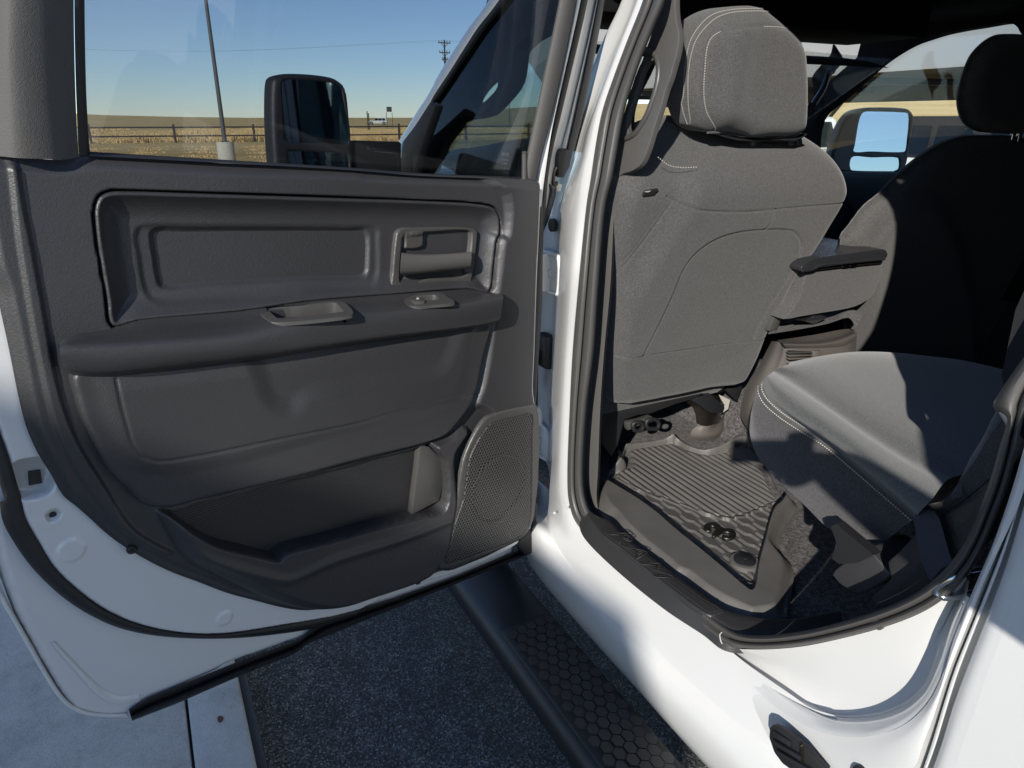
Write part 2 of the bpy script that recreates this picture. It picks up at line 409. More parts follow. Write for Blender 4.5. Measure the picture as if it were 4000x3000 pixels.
# mown verge beyond the lot, a hand higher than the field sheet
sheet('mown_verge', [(13, 70), (13, -.2), (17, -80), (68, -80), (58, -20), (54, -4), (50, 10), (44, 70)], .0, NEARG, 'mown dull yellow verge between the lot and the rail fence', 'verge')
sheet('asphalt_lot', [(-30, -.03), (13.2, -.03), (17.4, -46), (-30, -46)], .004, ASPH, 'dark coarse asphalt of the parking lot beside the kerb', 'parking lot')
KE = -.045                                                           # kerb face
def kerb():
    a = box('kerb_run', (-8, KE + .075, .045), (42, .15, .21), CONC, bev=.012, seg=3); return a
k_ = kerb(); k_.name = 'kerb'; tag(k_, 'pale concrete kerb edge beside the asphalt', 'kerb', kind='structure')
sw = box('sidewalk', (-8, KE + .158 + 1.1, .04), (42, 2.2, .208), CONC, bev=.006); tag(sw, 'pale concrete sidewalk running along the kerb', 'sidewalk', kind='structure')
jt = box('gutter_joint', (-8, KE - .016, .002), (42, .032, .012), RUBD, bev=.003); tag(jt, 'black tar strip between kerb and asphalt', 'tar strip', kind='structure')
# rail fence -------------------------------------------------------
G0 = ZP(0)
fa = G0.p3((380 * 1.8083, 308 * 1.8083)); fb = G0.p3((815 * 1.8083, 304 * 1.8083))
fd = (fb - fa); fd /= np.linalg.norm(fd); FS = 6.05
fence = empty('rail_fence', tuple(fa)); tag(fence, 'dark two rail fence crossing the golden grass', 'fence')
kmin, kmax = -5, 14
for k in range(kmin, kmax):
    p = fa + fd * FS * k; j = .05 * math.sin(k * 5.1)
    box('post', (p[0], p[1], .69), (.17, .17, 1.42 + j), WOOD, fence, rot=(.02 * math.sin(k * 3), 'X'), bev=.02)
for zz in (.5, 1.16):
    tube('rail', [fa + fd * FS * k + np.array([-.1, 0, zz + .015 * math.sin(k * 2.7)]) for k in range(kmin, kmax)], .06, WOOD, fence, seg=8, n=2)
# tall grass along and beyond the fence -----------------------------
def tallgrass():
    V = []; Fc = []
    for k in range(95000):
        s = rng.uniform(-30, 84); dd = abs(rng.normal(0, 1)) * 5 + rng.uniform(-.5, 1.2) if k < 28000 else rng.uniform(1, 75); p = fa + fd * s + np.array([fd[1], -fd[0], 0]) * -dd
        hgt = rng.uniform(.28, .72) * (0.6 + .4 * math.sin(s * .9 + math.sin(s * .37) * 3)); wd = rng.uniform(.02, .07); a = rng.uniform(0, 6.28); lx, ly = rng.normal(0, .18, 2) * hgt
        n = len(V); V += [(p[0] - wd * math.cos(a), p[1] - wd * math.sin(a), -.02), (p[0] + wd * math.cos(a), p[1] + wd * math.sin(a), -.02), (p[0] + lx, p[1] + ly, hgt)]; Fc.append((n, n + 1, n + 2))
    o = mesh('tall_grass', V, Fc, GRASS, None, False); tag(o, 'tall golden grass standing behind the rail fence', 'grass', kind='stuff')
tallgrass()
def tufts():
    V = []; Fc = []
    for k in range(60000):
        r_ = rng.uniform(16, 56); th = rng.uniform(R(-32), R(14)); x, y = r_ * math.cos(th), r_ * math.sin(th)
        if x < 14: continue
        if math.sin(x * 1.3 + math.sin(y * .7) * 2) + math.sin(y * 1.9 + x * .2) < .25: continue
        hgt = rng.uniform(.04, .12); wd = rng.uniform(.01, .03); a = rng.uniform(0, 6.28); lx, ly = rng.normal(0, .5, 2) * hgt
        n = len(V); V += [(x - wd * math.cos(a), y - wd * math.sin(a), 0), (x + wd * math.cos(a), y + wd * math.sin(a), 0), (x + lx, y + ly, hgt)]; Fc.append((n, n + 1, n + 2))
    o = mesh('grass_tufts', V, Fc, GRASS, None, False); tag(o, 'short dry tufts in the mown verge', 'grass', kind='stuff')
tufts()
# light poles ---------------------------------------------------------
def light_pole(loc, hgt, r0, label, basec=CONCB, bh=.95, br=.33):
    t = empty('light_pole', tuple(loc)); tag(t, label, 'light pole')
    x, y, z = loc
    tube('concrete_base', [(x, y, z - .05), (x, y, z + bh - .03), (x, y, z + bh)], lambda q: br if q < .9 else br * .94, basec, t, seg=24, sub=False)
    tube('shaft', [(x, y, z + bh), (x, y, z + hgt)], lambda q: r0 * (1 - .4 * q), POLE, t, seg=12, sub=False)
    box('anchor_plate', (x, y, z + bh + .015), (r0 * 3.4, r0 * 3.4, .03), POLE, t, bev=.004)
    box('lamp_head', (x - .4, y, z + hgt + .06), (.8, .36, .12), POLE, t, bev=.03)
    return t
light_pole(G0.p3((493 * 1.8083, 361 * 1.8083)), 9.5, .085, 'dark slim light pole on round pale concrete base in the mown verge')
light_pole(G0.p3((1990, 500)), 9, .1, 'farther light pole seen through the front door window', bh=.3)
def utility_pole(loc, h, label):
    t = empty('utility_pole', tuple(loc)); tag(t, label, 'utility pole'); x, y, z = loc
    tube('pole', [(x, y, z), (x, y, z + h)], lambda q: .2 - .06 * q, WOOD, t, sub=False)
    for zz, ln in ((h - .5, 2.5), (h - 2.2, 2.2), (h - 3.4, 1.2)):
        a = box('crossarm', (x, y, z + zz), (.14, ln, .16), WOOD, t, bev=.01)
        for q in (-.45, -.2, .2, .45): tube('insulator', [(x, y + q * ln, z + zz + .08), (x, y + q * ln, z + zz + .42)], .075, POLE, t, seg=8, sub=False)
        tube('brace', [(x, y - ln * .3, z + zz), (x, y, z + zz - .8)], .05, WOOD, t, seg=6, sub=False); tube('brace', [(x, y + ln * .3, z + zz), (x, y, z + zz - .8)], .05, WOOD, t, seg=6, sub=False)
    for s_ in (-1, 1): 
        tube('power_line', [(x, y + s_ * 1.4, z + h - .1), (x + 20, y + 45, z + h - 2.2), (x + 45, y + 110, z + h)], .010, POLE, t, seg=5)
        tube('power_line', [(x, y + s_ * 1.4, z + h - .1), (x - 20, y - 45, z + h - 2.2), (x - 45, y - 110, z + h)], .010, POLE, t, seg=5)
    return t
# power pole: its foot hides behind the cab
pv = ray((1745, 470)); pv = pv / np.linalg.norm(pv[:2]); D_ = 150.
utility_pole((pv[0] * D_, pv[1] * D_, .6), 1.8 + D_ * math.tan(R(5.35)) - .6, 'wooden power pole with three crossarms beyond the cab roof')
# small things on the horizon
def far_at(px, D, z): v = ray((px, 470)); v = v / np.linalg.norm(v[:2]); return (v[0] * D, v[1] * D, z)
def small_sign():
    x, y, z = far_at(1522, 130, .2); t = empty('road_sign', (x, y, z)); tag(t, 'small square sign on two posts at the horizon', 'sign')
    for s_ in (-.5, .5): tube('leg', [(x, y + s_, z), (x, y + s_, z + 2.6)], .05, POLE, t, sub=False, seg=8)
    box('sign_board', (x - .06, y, z + 3.1), (.06, .9, .8), POLE, t, bev=.01)
small_sign()
for i_, (px, hh) in enumerate(((1436, 3.3), (1441, 3.0))):
    x, y, z = far_at(px, 120, .2); o = tube('marker_post', [(x, y, z), (x, y, z + hh - .6)], .08, WOOD, None, sub=False); tag(o, ('taller left post of the close pair on the horizon beside the mirror', 'shorter right post of the close pair on the horizon beside the mirror')[i_], 'post', 'pair of thin posts on the horizon')
# vehicles -------------------------------------------------------------
def vehicle(name, loc, rz, L_, W_, H_, belt, paint, label, cat='suv', boxy=True, roofm=None, bonnet=.3):
    """boxy four-door seen side on; x forward along its length"""
    t = empty(name, tuple(loc)); t.rotation_euler = (0, 0, rz); tag(t, label, cat)
    M = Matrix.Translation(loc) @ Matrix.Rotation(rz, 4, 'Z')
    def put(o):
        o.parent = t; o.matrix_parent_inverse = Matrix.Identity(4); return o
    h2 = W_ / 2; gz = .38
    fr = L_ / 2; wsf = fr - L_ * bonnet
    def lo(name, prof, m, wtop=None, par=None, y0=None):
        """side profile lofted across the width with tumblehome"""
        V = []; n = len(prof)
        for s_, k in ((-1, 0), (1, 0)):
            for (x, z) in prof:
                tt = 0 if z < belt else (z - belt) / (H_ - belt); V.append((x, s_ * (h2 - .14 * tt if not boxy else h2 - .07 * tt), z))
        Fc = [tuple(range(n))[::-1], tuple(range(n, 2 * n))] + [(i, (i + 1) % n, n + (i + 1) % n, n + i) for i in range(n)]
        bm = bmesh.new(); vs = [bm.verts.new(v) for v in V]; [bm.faces.new([vs[i] for i in f]) for f in Fc]
        bmesh.ops.recalc_face_normals(bm, faces=bm.faces[:]); bmesh.ops.bevel(bm, geom=bm.edges[:], offset=.035, segments=2, affect='EDGES', profile=.5, clamp_overlap=True)
        return put(bmobj(name, bm, m))
    wr = .39
    def arch(xc): return [(xc + wr * 1.15 * math.cos(a), gz + wr * 1.15 * max(0, math.sin(a))) for a in np.linspace(math.pi, 0, 9)]
    lower = [(-fr, .45), *[(x, z) for x, z in arch(-fr + .8)], *[(x, z) for x, z in arch(fr - .75)], (fr, .45), (fr, belt - .12), (fr - .1, belt - .02), (wsf + .05, belt), (-fr + .02, belt)]
    lo('body', lower, paint)
    cab = [(-fr + .05, belt), (wsf, belt), (wsf - (.22 if boxy else .75), H_ - .05), (wsf - (.3 if boxy else .9), H_), (-fr + (.2 if boxy else .7), H_), (-fr + (.1 if boxy else .35), H_ - .06)]
    lo('cabin', cab, roofm or paint)
    wx0, wx1 = -fr + .3, wsf - .12; n_ = 3; wdt = (wx1 - wx0) / n_
    for s_ in (-1, 1):
        for k in range(n_):
            a0, a1 = wx0 + k * wdt + .05, wx0 + (k + 1) * wdt - .05; zt = H_ - .13; zb = belt + .05
            lean = .17 if k == n_ - 1 else 0
            yb = s_ * (h2 + .006); yt = s_ * (h2 - (.07 if boxy else .14) * (zt - belt) / (H_ - belt) + .006)
            V = [(a0, yb, zb), (a1, yb, zb), (a1 - lean, yt, zt), (a0 + (.3 if not boxy and k == 0 else 0), yt, zt)]; V += [(x, y - s_ * .012, z) for x, y, z in V]
            put(mesh('window', V, [(0, 1, 2, 3), (7, 6, 5, 4), (0, 4, 5, 1), (1, 5, 6, 2), (2, 6, 7, 3), (3, 7, 4, 0)], GLASSV, None, False))
        put(box('side_mirror', (wsf - .1, s_ * (h2 + .14), belt + .12), (.12, .24, .2), CHROME if boxy else paint, bev=.04))
        put(box('headlight', (fr - .01, s_ * (h2 - .3), belt - .3), (.06, .22, .22), CHROME, bev=.02))
    V = [(wsf + .012, -h2 + .14, belt + .04), (wsf + .012, h2 - .14, belt + .04), (wsf - (.2 if boxy else .7) + .014, h2 - .2, H_ - .09), (wsf - (.2 if boxy else .7) + .014, -h2 + .2, H_ - .09)]
    put(mesh('windshield', V, [(0, 1, 2, 3)], GLASSV, None, False))
    put(box('bumper', (fr + .03, 0, .52), (.16, W_ * .94, .22), INT, bev=.04)); put(box('bumper', (-fr - .03, 0, .52), (.16, W_ * .94, .22), INT, bev=.04))
    for sx in (-fr + .8, fr - .75):
        for s_ in (-1, 1):
            wh = put(tube('wheel', [(sx, s_ * (h2 - .24), gz), (sx, s_ * (h2 - .2), gz), (sx, s_ * (h2 - .04), gz), (sx, s_ * (h2 + .01), gz)], lambda q: gz * (1 if .1 < q < .9 else .93), RUBD, seg=28, sub=False))
            rm = tube('rim', [(sx, s_ * (h2 - .05), gz), (sx, s_ * (h2 + .02), gz)], .23, CHROME, seg=18, sub=False); rm.parent = wh
    return t
jx = ZP(0).p3((3620, 830)); 
def vray(px, D): v = ray((px, 1000)); v = v / np.linalg.norm(v[:2]); return np.array([v[0] * D, v[1] * D, .008])
OFFW = mat('off_white_paint', (.72, .74, .70), .4, coat=.6); NAVY = mat('navy_paint', (.015, .03, .08), .3, coat=.9)
vehicle('parked_suv', vray(3790, 13.0), R(172), 4.4, 1.85, 1.83, 1.25, OFFW, 'white boxy suv with black roof parked behind the right side mirror', 'suv', True, INT, bonnet=.36)
vehicle('parked_suv', vray(3000, 15.5), R(172), 4.4, 1.85, 1.83, 1.25, OFFW, 'white suv with pale roof parked farther left under the canopy', 'suv', True, bonnet=.36)
vehicle('parked_car', vray(2655, 14.5), R(190), 4.5, 1.8, 1.52, .95, NAVY, 'dark blue car parked ahead, seen between grab handle and headrest', 'car', False)
vehicle('distant_car', far_at(1476, 190, .35), R(70), 4.6, 1.8, 1.7, 1.0, OFFW, 'tiny white vehicle on the horizon left of the cab', 'car', False)
# canopy ---------------------------------------------------------------
FAB = bpy.data.materials.new('white_canopy_fabric'); FAB.use_nodes = True; _t = FAB.node_tree; _t.nodes.clear()
_d = _t.nodes.new('ShaderNodeBsdfDiffuse'); _d.inputs[0].default_value = (.86, .87, .87, 1); _r = _t.nodes.new('ShaderNodeBsdfTranslucent'); _r.inputs[0].default_value = (.75, .78, .78, 1)
_x = _t.nodes.new('ShaderNodeMixShader'); _x.inputs[0].default_value = .6; _o = _t.nodes.new('ShaderNodeOutputMaterial')
_t.links.new(_d.outputs[0], _x.inputs[1]); _t.links.new(_r.outputs[0], _x.inputs[2]); _t.links.new(_x.outputs[0], _o.inputs[0])
CANU = mat('shaded_canopy_underside', (.022, .022, .022), .7); CANB = mat('navy_canopy_beam', (.025, .03, .045), .5)  # far panel's shade is put into a near-black underside colour
can = empty('shade_canopy', (10, -18, 0)); tag(can, 'large white fabric shade canopy on dark beams over the parked vehicles', 'canopy')
def slab(name, P, th, m, par): 
    P = [np.array(p, float) for p in P]; nrm = np.cross(P[1] - P[0], P[3] - P[0]); nrm /= np.linalg.norm(nrm); nrm *= np.sign(nrm[2])
    return prism3(name, P, nrm * th, m, par)
cl = ZP(3.3); A0 = cl.p3((3340, 289)); A1 = cl.p3((3832, 255)); ad = (A1 - A0) / np.linalg.norm(A1 - A0)
A0 = A0 + 0 * ad; A0 = A0 - ad * 26; A1 = A1 + ad * 14; nrm_ = np.array([ad[1], -ad[0], 0]); nrm_ *= np.sign(nrm_[1]) * 1.0
slab('near_roof_panel', [A0, A1, A1 + nrm_ * 4.2 + [0, 0, 5.4], A0 + nrm_ * 4.2 + [0, 0, 5.4]], .03, FAB, can)
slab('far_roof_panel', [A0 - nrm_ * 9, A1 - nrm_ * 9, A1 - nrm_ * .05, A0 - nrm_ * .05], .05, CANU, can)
def beam(name, a, b, w_, h_, m, par):
    a = np.array(a, float); b = np.array(b, float); t = (b - a) / np.linalg.norm(b - a); x = np.cross(t, [0, 0, 1.]); 
    if np.linalg.norm(x) < .1: x = np.array([1., 0, 0])
    x /= np.linalg.norm(x); y = np.cross(x, t)
    return prism3(name, [a + x * w_ / 2 + y * h_ / 2, a - x * w_ / 2 + y * h_ / 2, a - x * w_ / 2 - y * h_ / 2, a + x * w_ / 2 - y * h_ / 2], b - a, m, par, bev=.01)
beam('edge_beam', A0 - nrm_ * 9.1 + [0, 0, -.2], A1 - nrm_ * 9.1 + [0, 0, -.2], .3, 1.05, CANB, can)
pm = A0 * .0 + ZP(3.0).p3((3572, 330)); s0 = (pm - A0) @ ad
for k in range(-3, 3):
    q = A0 + ad * (s0 + k * 7.5) - nrm_ * 6
    beam('post', (q[0], q[1], 0), (q[0], q[1], 3.2), .32, .32, CANB, can)
    beam('rafter', np.array([q[0], q[1], 3.1]) - nrm_ * 3, np.array([q[0], q[1], 3.1]) + nrm_ * 6, .2, .24, CANB, can)
    beam('brace', (q[0], q[1], 1.3), np.array([q[0], q[1], 3.0]) + ad * 1.6, .1, .14, POLE, can)
# unseen building added behind the camera to throw the shade on kerb, asphalt and lower door
BW = mat('bounce_wall_stucco', (.62, .57, .50), .9); bump(BW, noise(BW, 60, 5), .01)  # pale tone lets the added wall bounce light into the shade
ev = np.array([.728, .685, 0]); sv = np.array([-.685, .728, 0])           # across / towards the sun
bl = empty('added_shade_building', tuple(sv * 7)); tag(bl, 'unseen tan building added behind the camera to shade the kerb', 'building')
tsl = math.tan(el)
def wallprof(nm, prof, s0_, s1_):
    P = [sv * s0_ + ev * a + np.array([0, 0, b]) for a, b in prof]; return prism3(nm, P, sv * (s1_ - s0_), BW, bl, bev=.02)
S_ = 7.0
wallprof('wall', [(.02, 0), (.02, .9 + S_ * tsl), (.18, 1.34 + S_ * tsl), (.55, 1.42 + S_ * tsl), (1.03, 1.74 + S_ * tsl), (1.6, 1.95 + S_ * tsl), (4.5, 2.2 + S_ * tsl), (4.5, 0)], S_, S_ + 5)  # roofline stepped to give the wanted shade edge
wf = box('window_frame', tuple(sv * 6.98 + ev * 2.8 + np.array([0, 0, 1.6])), (2.4, .06, 1.6), INT, bl, rot=(math.atan2(ev[1], ev[0]), 'Z'))
# ================================================================== PICKUP TRUCK
truck = empty('pickup_truck', (.4, -1.82, 0))
tag(truck, 'white crew cab pickup truck with its rear door swung open', 'pickup truck')
# ---- rear door ------------------------------------------------------
DO = np.array([1.455, -.8, .691]); DU = np.array([-.26191305, .96068545, .0921142]); DN = np.array([-.96478729, -.26303134, 0])
T0 = Plane(DO, DN, DU)
# door steel: solid core between inner flange and outer skin
shell_px = T("d2 1760,220 1740,340 1480,470 1000,640 560,785 0,985 d1 1500,970 1250,1075 1050,1160 910,1225 790,1310 620,1330 450,1290 380,1190 250,975 100,705 -10,400 F -60,1900 -110,1400 -130,900 -110,600 100,560 c1 555,965 1400,1020 2212,1070 c2 1600,1120 F 2035,735 2030,900 2022,1063 2012,1388 2012,1589 2005,1977")
Tm = T0.off(-.022)
door = relief('rear_door', Tm.off(-.03), [(x, y + 22 if y > 1900 else y) for x, y in shell_px], PAINT, truck, res=.006, thick=.085, edge=.012, smo=0)
# inner steel band (between trim and seal) with embossed dimples
band_px = T("F -40,1000 -60,1200 c5 -60,1050 0,1250 60,1420 d1 95,-60 130,40 160,130 250,290 330,420 450,540 620,670 800,760 1000,815 1200,838 1400,835 1700,790 2212,690 d2 1000,580 1480,425 1800,262 1856,190 1845,100 1600,250 1160,430 700,600 350,640 0,530 d1 1250,470 850,290 560,60 480,0 c5 250,1200 100,700 0,300")
def dimple(cx, cy, r, d_, w_): 
    c = Tm.uv((cx, cy)); a = np.linspace(0, 6.283, 17)[:-1]; return ('mid', np.stack([c[0] + r * np.cos(a), c[1] + r * np.sin(a)], 1), d_, w_, 'uv')
feats = []
for px, r in (((440, 315), .020), ((1385, 735), .015)):
    p = T('d1 %g,%g' % px)[0]; feats.append(dimple(*p, r, .003, .006))
for px in ((265, 128), (300, 158), (358, 160)):
    p = T('d1 %g,%g' % px)[0]; feats += [dimple(*p, .006, .0008, .002), dimple(*p, .003, -.0008, .002)]
p = T('d1 330,102')[0]; feats.append(dimple(*p, .009, -.014, .002))
p = T('d1 1735,738')[0]; feats += [dimple(*p, .012, .0008, .002), dimple(*p, .009, -.0008, .002)]
p = T('c5 205,1525')[0]; c = Tm.uv(p); q_ = [(c[0] + a, c[1] + b) for a, b in ((-.024, -.022), (.022, -.026), (.026, .026), (-.018, .03))]
feats.append(('mid', np.array(q_), -.03, .006, 'uv'))
inner = relief('inner_panel', Tm, band_px, PAINT, door, res=.003, feats=feats, thick=.04, edge=.006, smo=3)
hole = prism('latch_pocket', Tm.off(-.024), T('c5 175,1490 250,1480 262,1560 180,1575'), .004, RUBD, door)
disc = prism('drain_hole', Tm.off(-.011), [tuple(np.array(T('d1 330,102')[0]) + 16 * np.array([math.cos(a), math.sin(a) * .9])) for a in np.linspace(0, 6.283, 17)[:-1]], .002, RUBD, door)
# weatherstrip on the door steel
ws_o = T("F -45,1500 c5 -70,1250 0,1560 30,1680 d1 5,0 20,130 80,250 200,420 350,570 500,680 700,780 900,832 1150,857 1400,859 1600,845 1850,812 1960,790 2212,715")
ws_i = T("F -25,1400 c5 -30,1150 60,1420 110,1600 d1 130,0 160,130 250,290 330,420 450,540 620,670 800,755 1000,808 1200,832 1400,830 1700,786 1850,760 1960,740 2212,680")
wsm = [(.62 * a[0] + .38 * b[0], .62 * a[1] + .38 * b[1]) for a, b in zip(resample(ws_o, 60), resample(ws_i, 60))]
loft('weatherstrip', [Tm.off(-.032).pts(ws_o), Tm.off(-.012).pts(ws_o), Tm.off(.002).pts(wsm), Tm.off(-.001).pts(ws_i), Tm.off(-.03).pts(ws_i)], RUBD, door, nu=110, nv=3)
# hemmed edge of the door skin
hem = T("F -40,2000 d1 -20,480 40,610 110,745 200,900 290,1060 380,1200 450,1275 530,1310 650,1325 790,1325")
hemo = T("F -70,2010 d1 -60,500 0,600 70,745 150,885 250,1045 345,1200 420,1288 520,1335 650,1352 790,1352")
loft('hem_flange', [Tm.off(-.036).pts(hem), Tm.off(-.030).pts([(a[0] * .5 + b[0] * .5, a[1] * .5 + b[1] * .5) for a, b in zip(hem, hemo)]), Tm.off(-.040).pts(hemo), Tm.off(-.125).pts(hemo)], PAINT, door, nu=90, nv=4)
tube('hem_sealer', Tm.off(-.029).pts(T("F -50,2005 d1 -35,500 25,635 100,765 190,925 280,1080 370,1215 440,1280 530,1318 650,1332 780,1330")), .0035, PAINT, door, seg=8)
loft('swage', [Tm.off(-.028).pts(T("d1 310,885 420,1010 500,1100 590,1200 720,1265 870,1250")), Tm.off(-.0265).pts(T("d1 330,885 445,1010 530,1100 620,1185 730,1240 860,1225")), Tm.off(-.0295).pts(T("d1 345,880 470,1010 560,1100 640,1170 740,1215 860,1195"))], PAINT, door, nu=50, nv=4)
# lower rubber seal
ls_t = T("d1 795,1300 910,1225 1150,1130 1500,990 1850,865 2212,715 d2 560,745 1000,615 1400,472 1780,312 1852,284")
ls_b = T("d1 815,1368 1100,1258 1460,1100 1850,940 2212,795 d2 450,905 800,760 1300,560 1700,400 1862,332")
def mixp(a, b, t): a = resample(a, 60); b = resample(b, 60); return [tuple(x * (1 - t) + y * t) for x, y in zip(a, b)]
Tl = Tm.off(-.02)
loft('lower_seal', [Tl.off(-.02).pts(ls_t), Tl.off(.0).pts(mixp(ls_t, ls_b, .04)), Tl.off(-.002).pts(mixp(ls_t, ls_b, .38)), Tl.off(-.008).pts(mixp(ls_t, ls_b, .44)), Tl.off(-.008).pts(mixp(ls_t, ls_b, .5)), Tl.off(.004).pts(mixp(ls_t, ls_b, .56)), Tl.off(.012).pts(mixp(ls_t, ls_b, .75)), Tl.off(.006).pts(mixp(ls_t, ls_b, .93)), Tl.off(-.05).pts(mixp(ls_t, ls_b, 1))], RUBD, door, nu=120, nv=3)
# ---- moulded inner trim ----
trim_px = T("""d2 1845,150 1800,222 1640,310 1480,388 1160,520 900,602 690,672 500,705 350,690 150,640 0,600 d1 1250,535 1050,460 850,355 700,255 560,130 480,60
 c5 405,1659 330,1530 250,1400 180,1240 130,1050 100,900 60,700 20,520 -10,380 F -40,1050 -75,850 -95,720 -100,612 0,606 c1 390,990 550,962 800,968 1400,1010 2212,1049 c2 700,1062 1400,1094 1620,1106 1700,1112 1742,1135 F 2103,760 2098,900 2090,1063 2079,1388 2074,1529 2082,1589 2081,1800 2074,1977""")
Q1 = T("c5 700,590 665,420 640,280 610,100 c1 592,1360 592,1280 620,1215 680,1187 800,1183 1200,1195 2212,1228 c2 1000,1240 1400,1264 1470,1285 1500,1330 1505,1450 c6 1370,60 1345,240 1310,445 1160,425 600,465 0,515 c5 1500,500 860,560")
Q2 = T("c1 845,1500 850,1440 880,1395 960,1380 1200,1380 2212,1385 c2 600,1388 780,1395 810,1430 c6 575,60 578,250 570,330 520,420 440,450 0,478 c5 1800,445 1300,470 1000,480 930,440 890,340 860,150")
Q3 = T("c1 960,1500 962,1440 1000,1414 1200,1412 2212,1415 c2 600,1416 720,1420 742,1450 c6 505,60 503,250 497,310 470,355 400,372 0,380 c5 1800,335 1300,365 1080,385 1015,365 990,280 970,150")
LP = T("c5 465,880 480,1050 520,1180 580,1300 640,1430 720,1540 800,1610 d1 870,25 960,60 1050,62 1200,22 c5 1500,1610 1900,1510 2212,1425 c6 700,1580 880,1530 1000,1480 1090,1385 1190,1245 1230,1120 1275,900 1320,740 1330,660 700,760 0,860 c5 1700,770 1000,850")
LPB = T("c5 560,905 575,1050 610,1180 660,1300 720,1400 800,1480 900,1520 1200,1510 1700,1400 2212,1270 c6 0,1560 600,1420 1000,1310 1120,1200 1180,1000 1230,760 1240,660 600,760 0,860 c5 1700,770 1000,850")
SC1 = T("c5 1560,700 1600,880 1640,1000 1700,1075 1800,1100 2000,1070 c6 0,1180 500,1085 880,1030 985,970 1060,800 1090,680 400,760 0,800")
CAV = T("d1 975,55 1060,110 1180,195 1310,265 1500,312 1700,350 1800,340 2212,205 d2 300,320 600,235 900,150 1130,95 1290,45 c6 960,1640 905,1560 880,1510 700,1500 0,1500 c5 1400,1500 800,1560")
POCK = T("d1 1010,75 1100,240 1170,330 1330,420 1500,500 1680,580 1840,636 1980,660 2100,655 d2 680,655 820,612 1100,515 1215,455 1250,410 1320,300 1350,120 1372,0 c6 1030,1600 1120,1440 900,1500 0,1500 c5 1200,1590 d1 1000,0")
SPK = T("c6 1660,1262 1600,1262 1310,1337 1262,1380 1195,1490 1125,1659 d2 1400,0 1385,100 1330,300 1280,412 1310,432 1400,410 1800,240 1850,180 1880,100")
HING = T("c6 1300,700 1275,900 1235,1110 1190,1250 1250,1270 1310,1330 1230,1430 1150,1560 1120,1659 d2 1360,80 1290,420 1500,400 1870,200 F 2130,1900 2130,700 1850,650 c2 1530,1200 1530,1450 c6 1390,60 1360,260 1335,445")
rl = T("F -5,560 c1 45,980 90,1300 c5 110,50 150,300 200,600 260,900 320,1150 420,1400 560,1620 d1 760,190 1000,330"); rr_ = T("F 55,560 c1 100,980 150,1300 c5 185,50 232,300 285,600 340,900 400,1120 490,1330 620,1540 d1 830,190 1060,330")
ridge = rl + rr_[::-1]
def trimx(Q, h, d):
    # recess floors tilt a little and the skin is never perfectly flat
    h += .0005 * np.sin(Q[:, 0] * 7 + 1) * np.sin(Q[:, 1] * 9)
    h -= .014 * sst(.02, 0, d)
    lp, _ = sdf(Q, catmull(T0.uvs(LP), 5, True)); lpb, _ = sdf(Q, catmull(T0.uvs(LPB), 5, True)); pk, _ = sdf(Q, catmull(T0.uvs(POCK), 5, True)); cvd, _ = sdf(Q, catmull(T0.uvs(CAV), 5, True))
    q1, _ = sdf(Q, catmull(T0.uvs(Q1), 4, True)); h = h - .034 * sst(-.0035, -.0015, q1)
    a = 0 * lp; b = .028 * np.clip((pk + .012) / .026, 0, 1) ** .7 * sst(.004, -.006, lp)
    hg, _ = sdf(Q, catmull(T0.uvs(HING), 5, True)); c = .018 * sst(-.012, .012, hg)
    h += np.maximum(np.maximum(a, b), c) - .075 * sst(0, .008, cvd) * sst(.001, -.005, lp)
    return h
trim = relief('trim_panel', T0, trim_px, TRIM, door, res=.0026, thick=.02, extra=trimx, smo=4, feats=[
    ('line', T("d1 1180,325 1400,385 1700,460 1760,456 2212,312 d2 600,345 1000,222 1300,112"), .004, .010),
    ('mid', SPK, .003, .003), ('mid', ridge, .006, .007)], sharp=0)
def insx(Q, h, d):
    t = np.clip((d - .0045) / .040, 0, 1); return h - .024 * (1 - (1 - t) ** 2.0)
relief('upper_insert', T0.off(.0006), Q1, TRIM, door, res=.0024, thick=.03, edge=.0045, smo=4, extra=insx, sharp=0, feats=[('in', Q2, -.004, .012), ('in', Q3, -.008, .014, 'lip')])
relief('lower_panel', T0.off(.026), LP, TRIM, door, res=.0026, thick=.04, edge=.009, smo=4, sharp=0, feats=[('in', LPB, .005, .035), ('mid', SC1, -.007, .045),
    ('line', T("c5 715,915 740,1050 780,1200 820,1320 880,1392 980,1420 1200,1392 1700,1290 2212,1185 c6 600,1310 1200,1180"), -.003, .0022)])
